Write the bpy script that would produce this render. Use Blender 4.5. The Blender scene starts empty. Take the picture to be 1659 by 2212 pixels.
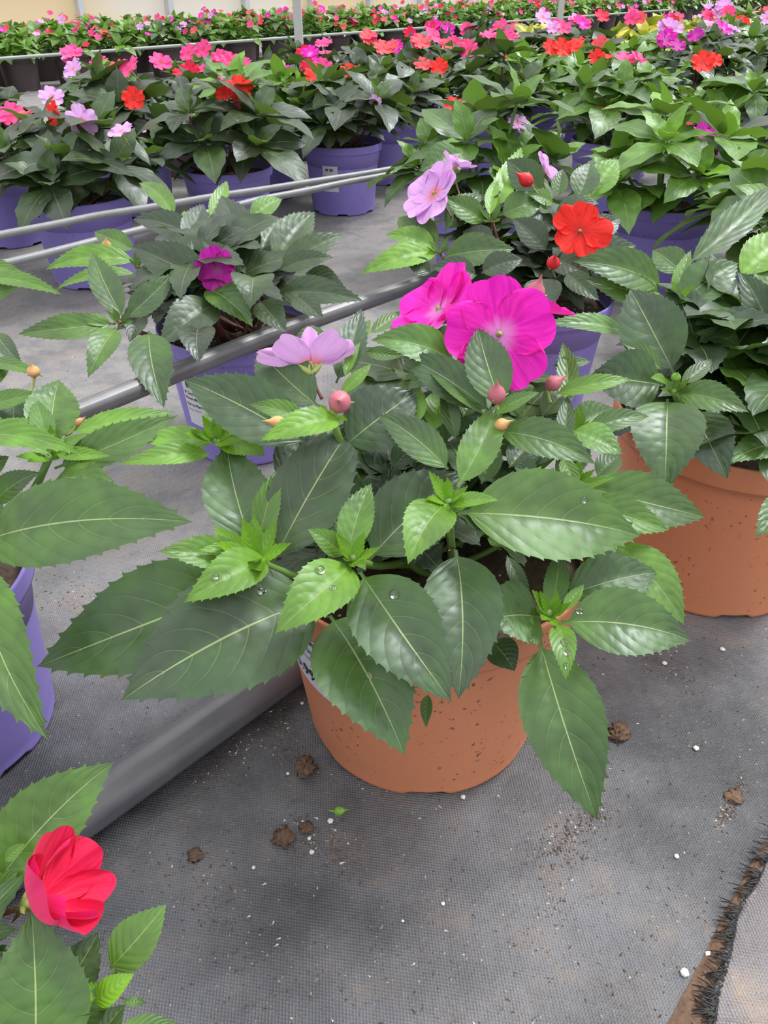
import bpy, math, random
import numpy as np
from mathutils import Vector, Matrix
# ------------------------------------------------------------ camera, sky, sun, exposure
S = bpy.context.scene
C = bpy.context.collection
PITCH = math.radians(35.48); H = 0.5144; F = 1650.0
cp, sp = math.cos(PITCH), math.sin(PITCH)
cam = bpy.data.objects.new('camera', bpy.data.cameras.new('camera')); C.objects.link(cam); S.camera = cam
cam.location = (0, 0, H); cam.rotation_euler = (math.pi/2-PITCH, 0, 0)
cam.data.sensor_fit = 'VERTICAL'; cam.data.sensor_height = 36; cam.data.sensor_width = 27
cam.data.lens = F/2212*36; cam.data.clip_start = .01; cam.data.clip_end = 100
W = bpy.data.worlds.new('greenhouse_sky'); S.world = W; W.use_nodes = True
wn = W.node_tree; bgd = wn.nodes['Background']
tc = wn.nodes.new('ShaderNodeTexCoord'); sx = wn.nodes.new('ShaderNodeSeparateXYZ'); rp = wn.nodes.new('ShaderNodeValToRGB')
wn.links.new(tc.outputs['Generated'], sx.inputs[0]); wn.links.new(sx.outputs['Z'], rp.inputs[0]); wn.links.new(rp.outputs[0], bgd.inputs[0])
rp.color_ramp.elements[0].position = 0.0; rp.color_ramp.elements[0].color = (.44, .46, .50, 1)
rp.color_ramp.elements[1].position = .8; rp.color_ramp.elements[1].color = (1, 1.0, 1.0, 1)
bgd.inputs[1].default_value = 1.4
sun = bpy.data.objects.new('sun', bpy.data.lights.new('sun', 'SUN')); C.objects.link(sun)
sun.data.energy = 2.4; sun.data.angle = math.radians(16); sun.data.color = (1, .985, .96)
sun.rotation_euler = Vector((-.55, -.35, -1)).to_track_quat('-Z', 'Y').to_euler()
S.view_settings.view_transform = 'Standard'; S.view_settings.look = 'None'; S.view_settings.gamma = 1
S.view_settings.use_curve_mapping = False; S.view_settings.exposure = 0.42

# ------------------------------------------------------------ places: photo ray -> point in the greenhouse
def ray(px, py):
    xv, yv = (px-829.5)/F, (py-1106)/F
    return np.array([xv, cp-yv*sp, -(sp+yv*cp)])
def PD(px, py, d):                       # point at depth d (metres)
    return np.array([0, 0, H]) + ray(px, py)*d
def PH(px, py, h=0.0):                   # point at height h
    r = ray(px, py); return np.array([0, 0, H]) + r*((H-h)/-r[2])
def proj(P):
    x, y, z = P[0], P[1], P[2]-H
    d = y*cp-z*sp
    return 829.5+F*x/d, 1106+F*(-z*cp-y*sp)/d, d
CAM = np.array([0, 0, H]); UP = np.array([0, 0, 1.0])
def nrm(v): return v/max(np.linalg.norm(v), 1e-9)
PHI = math.radians(42.7); U_ = np.array([math.sin(PHI), math.cos(PHI)]); W_ = np.array([-math.cos(PHI), math.sin(PHI)])

# ------------------------------------------------------------ materials
def mat(name):
    m = bpy.data.materials.new(name); m.use_nodes = True
    return m, m.node_tree.nodes, m.node_tree.links, m.node_tree.nodes['Principled BSDF']
def plain(name, col, rough=.6, spec=.4, noise=0, nscale=30, bump=0, coat=0):
    m, N, L, b = mat(name)
    b.inputs['Base Color'].default_value = (*col, 1); b.inputs['Roughness'].default_value = rough
    b.inputs['Specular IOR Level'].default_value = spec; b.inputs['Coat Weight'].default_value = coat
    if noise or bump:
        t = N.new('ShaderNodeTexCoord'); n = N.new('ShaderNodeTexNoise'); n.inputs['Scale'].default_value = nscale; n.inputs['Detail'].default_value = 5
        L.new(t.outputs['Object'], n.inputs['Vector'])
        if noise:
            mx = N.new('ShaderNodeMix'); mx.data_type = 'RGBA'
            mx.inputs[6].default_value = (*[c*(1-noise) for c in col], 1); mx.inputs[7].default_value = (*[min(1, c*(1+noise)) for c in col], 1)
            L.new(n.outputs['Fac'], mx.inputs[0]); L.new(mx.outputs[2], b.inputs['Base Color'])
        if bump:
            bp = N.new('ShaderNodeBump'); bp.inputs['Strength'].default_value = .6; bp.inputs['Distance'].default_value = bump
            L.new(n.outputs['Fac'], bp.inputs['Height']); L.new(bp.outputs[0], b.inputs['Normal'])
    return m
class NG:                                # tiny helper for node maths
    def __init__(s, m): s.N, s.L = m.node_tree.nodes, m.node_tree.links
    def m(s, op, a, b=None, c=None, clamp=False):
        n = s.N.new('ShaderNodeMath'); n.operation = op; n.use_clamp = clamp
        for i, v in enumerate((a, b, c)):
            if v is None: continue
            if isinstance(v, (int, float)): n.inputs[i].default_value = v
            else: s.L.new(v, n.inputs[i])
        return n.outputs[0]
    def ss(s, v, a, b):
        n = s.N.new('ShaderNodeMapRange'); n.interpolation_type = 'SMOOTHSTEP'
        s.L.new(v, n.inputs[0]); n.inputs[1].default_value = a; n.inputs[2].default_value = b
        return n.outputs[0]
    def mix(s, f, a, b):
        n = s.N.new('ShaderNodeMix'); n.data_type = 'RGBA'
        for i, v in ((0, f), (6, a), (7, b)):
            if isinstance(v, (int, float)): n.inputs[i].default_value = v
            elif isinstance(v, tuple): n.inputs[i].default_value = (*v, 1)
            else: s.L.new(v, n.inputs[i])
        return n.outputs[2]
def leaf_mat(name, old, young, vein, back=None, redvein=0):
    m, N, L, b = mat(name); g = NG(m)
    uv = N.new('ShaderNodeUVMap'); uv.uv_map = 'UVMap'; s = N.new('ShaderNodeSeparateXYZ'); L.new(uv.outputs[0], s.inputs[0])
    at = N.new('ShaderNodeAttribute'); at.attribute_name = 'lf'; la = N.new('ShaderNodeSeparateXYZ'); L.new(at.outputs['Vector'], la.inputs[0])
    yng, rnd = la.outputs['X'], la.outputs['Y']
    a = g.m('ABSOLUTE', g.m('SUBTRACT', g.m('MULTIPLY', s.outputs['Y'], 2), 1))
    ph = g.m('SUBTRACT', g.m('MULTIPLY', s.outputs['X'], 7.0), g.m('MULTIPLY', g.m('POWER', a, 1.35), 2.2))
    dv = g.m('ABSOLUTE', g.m('SUBTRACT', g.m('FRACT', ph), .5)); dv = g.m('ADD', dv, 0.0)
    lat = g.ss(dv, .03, .004)
    lat = g.m('MULTIPLY', lat, g.ss(a, .95, .3))
    valley = g.ss(dv, .30, .0)
    mid = g.ss(a, .026, .009)
    t = N.new('ShaderNodeTexCoord'); n = N.new('ShaderNodeTexNoise'); n.inputs['Scale'].default_value = 55; n.inputs['Detail'].default_value = 6
    L.new(t.outputs['Object'], n.inputs['Vector'])
    n2 = N.new('ShaderNodeTexVoronoi'); n2.inputs['Scale'].default_value = 420; L.new(t.outputs['Object'], n2.inputs['Vector'])
    n3 = N.new('ShaderNodeTexNoise'); n3.inputs['Scale'].default_value = 16; n3.inputs['Detail'].default_value = 3; L.new(t.outputs['Object'], n3.inputs['Vector'])
    foot = g.m('POWER', g.m('SUBTRACT', 1, s.outputs['X'], clamp=True), 2.2)
    y2 = g.m('ADD', yng, g.m('MULTIPLY', foot, .20), clamp=True)
    base = g.mix(y2, old, young)
    base = g.mix(g.m('MULTIPLY', g.m('MULTIPLY', g.ss(n3.outputs['Fac'], .42, .66), g.m('SUBTRACT', 1, y2, clamp=True)), .55), base, (.045, .044, .036))
    base = g.mix(g.m('MULTIPLY', rnd, .35), base, tuple(min(1, c*1.5+.012) for c in old))
    nz = g.ss(n.outputs['Fac'], .35, .7)
    dk = N.new('ShaderNodeMix'); dk.data_type = 'RGBA'; dk.blend_type = 'MULTIPLY'; dk.inputs[0].default_value = 1
    L.new(base, dk.inputs[6]); L.new(g.mix(nz, (.78, .76, .8), (1.12, 1.12, 1.1)), dk.inputs[7])
    c = g.mix(g.m('MULTIPLY', valley, .10), dk.outputs[2], tuple(x*.5 for x in old))
    c = g.mix(g.m('MULTIPLY', lat, .26), c, vein)
    c = g.mix(g.m('MULTIPLY', mid, .85), c, vein)
    geo = N.new('ShaderNodeNewGeometry')
    bk = back or tuple(.5*x+.5*y for x, y in zip(young, (.16, .26, .12)))
    c = g.mix(g.m('MULTIPLY', geo.outputs['Backfacing'], .75), c, bk)
    L.new(c, b.inputs['Base Color']); b.inputs['Specular IOR Level'].default_value = .55; b.inputs['Specular Tint'].default_value = (.86, .97, 1, 1)
    rr = g.m('ADD', g.m('MULTIPLY', nz, .14), .36); L.new(rr, b.inputs['Roughness'])
    hgt = g.m('SUBTRACT', g.m('MULTIPLY', g.m('SINE', g.m('MULTIPLY', dv, 3.1416)), .7), g.m('MULTIPLY', mid, .5))
    hgt = g.m('ADD', hgt, g.m('MULTIPLY', n2.outputs['Distance'], .08))
    bp = N.new('ShaderNodeBump'); bp.inputs['Strength'].default_value = .4; bp.inputs['Distance'].default_value = .0006
    L.new(hgt, bp.inputs['Height']); L.new(bp.outputs[0], b.inputs['Normal'])
    tr = N.new('ShaderNodeBsdfTranslucent'); ms = N.new('ShaderNodeMixShader'); out = N['Material Output']
    L.new(g.mix(.7, c, (.25, .45, .03)), tr.inputs[0])
    L.new(g.m('ADD', g.m('MULTIPLY', yng, .16), .07), ms.inputs[0]); L.new(b.outputs[0], ms.inputs[1]); L.new(tr.outputs[0], ms.inputs[2]); L.new(ms.outputs[0], out.inputs[0])
    return m
M_LEAF = leaf_mat('impatiens_leaf', (.020, .045, .018), (.17, .38, .015), (.30, .38, .15))
M_LEAFD = leaf_mat('dark_impatiens_leaf', (.024, .036, .021), (.09, .18, .03), (.20, .22, .12))
M_LEAFG = leaf_mat('green_impatiens_leaf', (.040, .105, .022), (.20, .42, .02), (.28, .4, .14))
M_LEAFY = leaf_mat('yellow_variegated_leaf', (.10, .14, .03), (.75, .68, .06), (.6, .55, .1))
M_STEM = plain('green_stem', (.13, .24, .05), .45, .5, .25)
M_STEMR = plain('reddish_stem', (.16, .06, .04), .45, .5, .3)
def petal_mat(name, col, centre, back=None):
    m, N, L, b = mat(name); g = NG(m)
    uv = N.new('ShaderNodeUVMap'); uv.uv_map = 'UVMap'; s = N.new('ShaderNodeSeparateXYZ'); L.new(uv.outputs[0], s.inputs[0])
    n = N.new('ShaderNodeTexNoise'); n.inputs['Scale'].default_value = 1; n.inputs['Detail'].default_value = 4
    cb = N.new('ShaderNodeCombineXYZ'); L.new(g.m('MULTIPLY', s.outputs['Y'], 16), cb.inputs[0]); L.new(g.m('MULTIPLY', s.outputs['X'], 1.6), cb.inputs[1]); L.new(cb.outputs[0], n.inputs['Vector'])
    lite = tuple(min(1, x*1.12+.015) for x in col); dark = tuple(x*.9 for x in col)
    c = g.mix(g.ss(n.outputs['Fac'], .35, .65), dark, lite)
    if back:
        geo = N.new('ShaderNodeNewGeometry'); c = g.mix(g.m('MULTIPLY', geo.outputs['Backfacing'], .6), c, back)
    c = g.mix(g.m('MULTIPLY', g.ss(s.outputs['X'], .42, .08), .75), c, centre)
    L.new(c, b.inputs['Base Color']); b.inputs['Roughness'].default_value = .55; b.inputs['Specular IOR Level'].default_value = .25
    b.inputs['Sheen Weight'].default_value = .15
    bp = N.new('ShaderNodeBump'); bp.inputs['Strength'].default_value = .35; bp.inputs['Distance'].default_value = .0008
    L.new(n.outputs['Fac'], bp.inputs['Height']); L.new(bp.outputs[0], b.inputs['Normal'])
    tr = N.new('ShaderNodeBsdfTranslucent'); ms = N.new('ShaderNodeMixShader'); ms.inputs[0].default_value = .3
    L.new(c, tr.inputs[0]); L.new(b.outputs[0], ms.inputs[1]); L.new(tr.outputs[0], ms.inputs[2]); L.new(ms.outputs[0], N['Material Output'].inputs[0])
    return m
PM = {
 'magenta': petal_mat('magenta_petal', (.84, .006, .50), (.8, .35, .75), (.80, .015, .30)),
 'lilac': petal_mat('lilac_petal', (.76, .40, .82), (.88, .18, .12), (.74, .42, .78)),
 'red': petal_mat('orange_red_petal', (.90, .022, .014), (.55, .02, .02)),
 'crimson': petal_mat('crimson_petal', (.72, .002, .065), (.75, .0, .02), (.72, .006, .18)),
 'pink': petal_mat('hot_pink_petal', (.88, .07, .30), (.75, .01, .06)),
 'purple': petal_mat('purple_magenta_petal', (.52, .006, .36), (.5, .1, .4)),
 'coral': petal_mat('coral_petal', (.85, .10, .13), (.7, .05, .05)),
}
M_SEPAL = plain('sepal_green', (.30, .36, .10), .5, .4, .3, 300)
M_BUDP = plain('pink_bud', (.46, .13, .17), .45, .4, .35, 160)
M_BUDR = plain('red_bud', (.62, .02, .03), .45, .4, .3, 160)
M_BUDG = plain('green_bud', (.16, .34, .04), .4, .5, .25, 160)
M_BUDO = plain('peach_bud', (.62, .33, .14), .5, .4, .3, 160)
def pot_mat(name, col, speck):
    m, N, L, b = mat(name); g = NG(m)
    t = N.new('ShaderNodeTexCoord'); n = N.new('ShaderNodeTexNoise'); n.inputs['Scale'].default_value = 210; n.inputs['Detail'].default_value = 3
    n2 = N.new('ShaderNodeTexNoise'); n2.inputs['Scale'].default_value = 14; n2.inputs['Detail'].default_value = 4
    L.new(t.outputs['Object'], n.inputs['Vector']); L.new(t.outputs['Object'], n2.inputs['Vector'])
    c = g.mix(n2.outputs['Fac'], tuple(x*.9 for x in col), tuple(min(1, x*1.1) for x in col))
    c = g.mix(g.m('MULTIPLY', g.m('MULTIPLY', g.ss(n.outputs['Fac'], .64, .69), g.ss(n2.outputs['Fac'], .40, .60)), .8), c, speck)
    L.new(c, b.inputs['Base Color']); b.inputs['Roughness'].default_value = .5; b.inputs['Specular IOR Level'].default_value = .35
    bp = N.new('ShaderNodeBump'); bp.inputs['Strength'].default_value = .1; bp.inputs['Distance'].default_value = .0006; L.new(n.outputs['Fac'], bp.inputs['Height']); L.new(bp.outputs[0], b.inputs['Normal'])
    return m
M_TERRA = pot_mat('terracotta_plastic', (.58, .22, .11), (.10, .045, .025))
M_PURP = pot_mat('purple_plastic', (.25, .20, .56), (.2, .12, .1))
M_BROWN = pot_mat('brown_plastic', (.060, .044, .046), (.1, .08, .07))
def soil_mat():
    m, N, L, b = mat('potting_soil'); g = NG(m)
    t = N.new('ShaderNodeTexCoord'); n = N.new('ShaderNodeTexNoise'); n.inputs['Scale'].default_value = 220; n.inputs['Detail'].default_value = 8
    v = N.new('ShaderNodeTexVoronoi'); v.inputs['Scale'].default_value = 260
    for x in (n, v): L.new(t.outputs['Object'], x.inputs['Vector'])
    c = g.mix(n.outputs['Fac'], (.018, .012, .009), (.13, .085, .055)); sv = N.new('ShaderNodeSeparateXYZ'); L.new(v.outputs['Color'], sv.inputs[0])
    c = g.mix(g.m('MULTIPLY', g.m('GREATER_THAN', sv.outputs[0], .96), g.ss(v.outputs['Distance'], .4, .3)), c, (.6, .57, .5))
    L.new(c, b.inputs['Base Color']); b.inputs['Roughness'].default_value = .9
    bp = N.new('ShaderNodeBump'); bp.inputs['Strength'].default_value = 1; bp.inputs['Distance'].default_value = .003; L.new(n.outputs['Fac'], bp.inputs['Height']); L.new(bp.outputs[0], b.inputs['Normal'])
    return m
M_SOIL = soil_mat()
M_CLUMP = plain('dry_soil_clump', (.145, .092, .064), .9, .2, .6, 260, .003)
M_PERL = plain('perlite', (.75, .73, .68), .8, .3, .15, 300)
M_LABEL = plain('white_label_paper', (.66, .65, .70), .45, .4)
M_INK = plain('black_label_ink', (.02, .02, .025), .5, .3)
M_INKG = plain('grey_label_ink', (.13, .14, .17), .5, .3)
M_PIPE = plain('black_polyethylene', (.12, .12, .13), .38, .7, .3, 40, .0004)
M_DRIP = plain('grey_drip_tube', (.20, .205, .21), .4, .5, .3, 40)
M_POST = plain('galvanised_post', (.42, .43, .41), .5, .5, .15, 20)
M_FRAME = plain('painted_aluminium_frame', (.55, .57, .58), .5, .5, .1, 10)
M_WPIPE = plain('pale_irrigation_pipe', (.28, .31, .29), .45, .5, .1, 10)

def fabric_mat(name, c1, c2, dirt, dirt_amt, ang):
    m, N, L, b = mat(name); g = NG(m)
    t = N.new('ShaderNodeTexCoord'); mp = N.new('ShaderNodeMapping'); mp.inputs['Rotation'].default_value = (0, 0, ang); L.new(t.outputs['Object'], mp.inputs['Vector'])
    s = N.new('ShaderNodeSeparateXYZ'); L.new(mp.outputs[0], s.inputs[0])
    nb = N.new('ShaderNodeTexNoise'); nb.inputs['Scale'].default_value = 4.2; nb.inputs['Detail'].default_value = 7; nb.inputs['Roughness'].default_value = .62; L.new(t.outputs['Object'], nb.inputs['Vector'])
    nf = N.new('ShaderNodeTexNoise'); nf.inputs['Scale'].default_value = 300; nf.inputs['Detail'].default_value = 5; L.new(t.outputs['Object'], nf.inputs['Vector'])
    nm = N.new('ShaderNodeTexNoise'); nm.inputs['Scale'].default_value = 22; nm.inputs['Detail'].default_value = 8; nm.inputs['Roughness'].default_value = .7; L.new(t.outputs['Object'], nm.inputs['Vector'])
    k = 2*math.pi/.0026
    wob = g.m('MULTIPLY', nm.outputs['Fac'], 3)
    w1 = g.m('SINE', g.m('ADD', g.m('MULTIPLY', s.outputs['X'], k), wob)); w2 = g.m('SINE', g.m('ADD', g.m('MULTIPLY', s.outputs['Y'], k*.8), wob))
    wv = g.m('MULTIPLY', w1, w2)
    wf = g.ss(wv, -.5, .9)
    c = g.mix(g.ss(nb.outputs['Fac'], .3, .72), c1, c2)
    so = N.new('ShaderNodeSeparateXYZ'); L.new(t.outputs['Object'], so.inputs[0])
    back_grey = g.m('MULTIPLY', g.ss(g.m('ADD', so.outputs['Y'], g.m('MULTIPLY', nb.outputs['Fac'], .5)), .72, 1.05), .8)
    c = g.mix(back_grey, c, g.mix(g.ss(nm.outputs['Fac'], .35, .65), (.22, .215, .22), (.36, .34, .33)))   # cloth blends to a mottled paler grey towards the back
    mm = N.new('ShaderNodeMix'); mm.data_type = 'RGBA'; mm.blend_type = 'MULTIPLY'; mm.inputs[0].default_value = 1
    L.new(c, mm.inputs[6]); L.new(g.mix(wf, (.74, .74, .74), (1.18, 1.18, 1.18)), mm.inputs[7]); c = mm.outputs[2]
    c = g.mix(g.m('MULTIPLY', g.m('MULTIPLY', g.ss(nm.outputs['Fac'], .46, .66), g.ss(nb.outputs['Fac'], .40, .60)), dirt_amt), c, dirt)
    c = g.mix(g.m('MULTIPLY', g.ss(nf.outputs['Fac'], .66, .72), .6), c, (.42, .36, .30))
    c = g.mix(g.m('MULTIPLY', g.ss(nf.outputs['Fac'], .36, .30), .5), c, (.02, .016, .013))
    L.new(c, b.inputs['Base Color']); b.inputs['Roughness'].default_value = .5; b.inputs['Specular IOR Level'].default_value = .45
    hh = g.m('ADD', g.m('MULTIPLY', wf, .5), g.m('MULTIPLY', nf.outputs['Fac'], .7))
    bp = N.new('ShaderNodeBump'); bp.inputs['Strength'].default_value = .8; bp.inputs['Distance'].default_value = .0009; L.new(hh, bp.inputs['Height'])
    bp2 = N.new('ShaderNodeBump'); bp2.inputs['Strength'].default_value = .5; bp2.inputs['Distance'].default_value = .02; L.new(nb.outputs['Fac'], bp2.inputs['Height']); L.new(bp.outputs[0], bp2.inputs['Normal'])
    L.new(bp2.outputs[0], b.inputs['Normal'])
    return m
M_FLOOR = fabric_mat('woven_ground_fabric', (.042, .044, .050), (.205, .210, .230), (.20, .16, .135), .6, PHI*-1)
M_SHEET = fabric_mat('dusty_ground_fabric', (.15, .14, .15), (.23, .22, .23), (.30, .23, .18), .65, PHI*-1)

# ------------------------------------------------------------ mesh helpers
def link(name, me, parent=None):
    o = bpy.data.objects.new(name, me); C.objects.link(o)
    if parent is not None: o.parent = parent
    return o
class MB:
    def __init__(s): s.v, s.f, s.uv, s.lf, s.mi, s.n = [], [], [], [], [], 0
    def add(s, v, f, uv=None, lf=(0, 0, 0), mi=0):
        v = np.asarray(v, float).reshape(-1, 3); k = len(v)
        s.v.append(v); s.uv.append(np.zeros((k, 2)) if uv is None else np.asarray(uv)); s.lf.append(np.tile(lf, (k, 1)))
        s.f += [tuple(i+s.n for i in q) for q in f]; s.mi += [mi]*len(f); s.n += k
        return s
    def mesh(s, name, mats, smooth=True, origin=(0, 0, 0)):
        me = bpy.data.meshes.new(name); V = np.concatenate(s.v)-np.asarray(origin)
        me.from_pydata(V.tolist(), [], s.f); me.update()
        uvl = me.uv_layers.new(name='UVMap'); li = np.zeros(len(me.loops), int); me.loops.foreach_get('vertex_index', li)
        uvl.data.foreach_set('uv', np.concatenate(s.uv)[li].astype('f').ravel())
        a = me.attributes.new('lf', 'FLOAT_VECTOR', 'POINT'); a.data.foreach_set('vector', np.concatenate(s.lf).astype('f').ravel())
        for m in (mats if isinstance(mats, (list, tuple)) else [mats]): me.materials.append(m)
        me.polygons.foreach_set('material_index', s.mi); me.polygons.foreach_set('use_smooth', [smooth]*len(me.polygons))
        return me
    def build(s, name, mats, parent=None, smooth=True):
        og = parent['org'] if parent is not None and 'org' in parent else (0, 0, 0)
        return link(name, s.mesh(name, mats, smooth, origin=og), parent)
def grid_faces(nr, nc):
    return [(r*nc+c, r*nc+c+1, (r+1)*nc+c+1, (r+1)*nc+c) for r in range(nr-1) for c in range(nc-1)]
def leaf_geo(B, T, nh, width, arch=.12, nl=40, half=4, teeth=15, tooth=.0022, fold=.12, quilt=.0012, wave=.0, twist=0.0, ph=0.0, petiole=.06, curl=0.0):
    B, T, nh = map(np.asarray, (B, T, nh)); ax = T-B; Ln = np.linalg.norm(ax); a = ax/Ln
    n0 = nrm(nh-a*nh.dot(a)); s0 = np.cross(a, n0)
    mid = (B+T)/2+n0*arch*Ln+s0*Ln*.07*math.sin(ph*7.3+Ln*90)
    if teeth and nl > 30: nl = teeth*6; tooth = min(tooth, Ln/teeth*.24)
    t = np.linspace(0, 1, nl+1)
    P = np.outer((1-t)**2, B)+np.outer(2*t*(1-t), mid+n0*arch*Ln*.5)+np.outer(t**2, T)
    tg = np.gradient(P, axis=0); tg /= np.linalg.norm(tg, axis=1)[:, None]
    tw = twist*t; sd = np.outer(np.cos(tw), s0)+np.outer(np.sin(tw), n0)
    sd = sd-tg*np.sum(sd*tg, 1)[:, None]; sd /= np.linalg.norm(sd, axis=1)[:, None]
    nn = np.cross(sd, tg)
    tt = np.clip((t-petiole)/(1-petiole), 0, 1)
    al, be = .76, 1.18; pk = al/(al+be)
    prof = (tt**al)*((1-tt)**be)/((pk**al)*((1-pk)**be))
    hw = np.maximum(prof*width/2, np.where(t < .9, .0011, .0002)*min(1, width/.03))
    c = np.linspace(-1, 1, 2*half+1)
    hwc = np.tile(hw[:, None], (1, len(c)))
    along = np.zeros_like(hwc)
    if teeth:
        fr = ((tt*teeth if nl < 31 else t*teeth)+1e-6) % 1.0; on = (tt > .05) & (tt < .97)
        tv = np.where(on, np.where(fr > .8, .95, np.where(fr > .6, .28, fr*.15)) if nl > 30 else fr**2.2, 0)*tooth
        hwc[:, 0] += tv; hwc[:, -1] += tv; along[:, 0] += tv*1.1; along[:, -1] += tv*1.1
    cc = np.abs(c)[None, :]
    phs = tt[:, None]*7.0-cc**1.35*2.2-.5
    z = fold*cc*hwc+quilt*np.sin(np.pi*(phs % 1))*np.minimum(1, (1-cc)*3)*np.minimum(1, cc*4)*np.minimum(1, prof[:, None]*1.5)
    z = z+wave*np.sin(t[:, None]*19+ph+np.sign(c)[None, :])*cc**2*np.minimum(1, prof[:, None]) - curl*cc**2*hwc
    V = P[:, None, :]+sd[:, None, :]*(c[None, :]*hwc)[..., None]+nn[:, None, :]*z[..., None]+tg[:, None, :]*along[..., None]
    uv = np.stack([np.tile(tt[:, None], (1, len(c))), np.tile((c[None, :]+1)/2, (nl+1, 1))], -1)
    return V.reshape(-1, 3), grid_faces(nl+1, len(c)), uv.reshape(-1, 2)
def tube_geo(pts, r, n=8, cap=True):
    pts = np.asarray(pts, float); r = np.broadcast_to(r, len(pts))
    tg = np.gradient(pts, axis=0); tg /= np.linalg.norm(tg, axis=1)[:, None]
    ref = UP if abs(tg[0].dot(UP)) < .9 else np.array([1., 0, 0])
    V = []
    for p, d, rr in zip(pts, tg, r):
        s = nrm(np.cross(d, ref)); q = np.cross(s, d)
        V += [p+rr*(math.cos(a)*s+math.sin(a)*q) for a in np.linspace(0, 2*math.pi, n, endpoint=False)]
    f = [(i*n+j, i*n+(j+1) % n, (i+1)*n+(j+1) % n, (i+1)*n+j) for i in range(len(pts)-1) for j in range(n)]
    if cap: f += [tuple(range(n))[::-1], tuple((len(pts)-1)*n+j for j in range(n))]
    return np.array(V), f
def bez(A, B, bend=(0, 0, 0), n=8):
    A, B = np.asarray(A), np.asarray(B); m = (A+B)/2+np.asarray(bend); t = np.linspace(0, 1, n)[:, None]
    return (1-t)**2*A+2*t*(1-t)*m+t*t*B
def lathe_geo(prof, n=64, deform=None):
    V = []
    for r, z in prof:
        for a in np.linspace(0, 2*math.pi, n, endpoint=False):
            zz = z if deform is None else deform(a, r, z)
            V.append((r*math.cos(a), r*math.sin(a), zz))
    f = [(i*n+j, i*n+(j+1) % n, (i+1)*n+(j+1) % n, (i+1)*n+j) for i in range(len(prof)-1) for j in range(n)]
    return np.array(V), f
def frame(n):
    n = nrm(np.asarray(n, float)); r = UP if abs(n[2]) < .95 else np.array([0, 1., 0])
    x = nrm(np.cross(r, n)); y = np.cross(n, x); return x, y, n
def petal_geo(c, n, R, th, span=.75, cup=.25, layer=0.0, nr=9, na=11, notch=.05, ruffle=.05, seed=0.0, ell=1.0):
    x, y, n = frame(n); V = []; uv = []
    for i in range(nr):
        s = .04+.96*i/(nr-1)
        for j in range(na):
            a = -1+2*j/(na-1)
            out = (1-.30*abs(a)**4)*(1-notch*math.exp(-(a/.13)**2)*s)*ell
            an = th+a*span*1.18*(.55+.45*math.sin(s*2.2)/.81 if s < .72 else 1-.28*((s-.72)/.28)**2)
            rho = R*s*out
            zz = cup*R*s*s*(1+.15*math.sin(seed+3*a)) + ruffle*R*s*s*math.sin(seed*2+a*5.2) + layer
            V.append(c+rho*math.cos(an)*x+rho*math.sin(an)*y+zz*n); uv.append((s, (a+1)/2))
    f = grid_faces(nr, na)
    return np.array(V), [q[::-1] for q in f], np.array(uv)
def bud_geo(c, ax, ln, r, n=12):
    x, y, z = frame(ax); prof = [(0, -.5), (.55, -.4), (.95, -.15), (1, .05), (.8, .25), (.4, .42), (.16, .6), (.02, .85)]
    V = []
    for q, t in prof:
        for a in np.linspace(0, 2*math.pi, n, endpoint=False):
            V.append(c+x*math.cos(a)*r*q+y*math.sin(a)*r*q+z*t*ln)
    f = [(i*n+j, i*n+(j+1) % n, (i+1)*n+(j+1) % n, (i+1)*n+j) for i in range(len(prof)-1) for j in range(n)]
    return np.array(V), f
def spike_geo(c, d, L, r):
    return tube_geo([c, c+nrm(d)*L*.5, c+nrm(d)*L], [r, r*.8, r*.05], 5)

def thing(name, label, cat, loc, group=None):
    o = bpy.data.objects.new(name, None); C.objects.link(o); o.location = loc; o.empty_display_size = .05
    o['label'] = label; o['category'] = cat
    if group: o['group'] = group
    o['org'] = list(map(float, loc)); return o
def tag(o, label=None, cat=None, group=None, kind=None):
    for k, v in (('label', label), ('category', cat), ('group', group), ('kind', kind)):
        if v: o[k] = v
    return o

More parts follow.
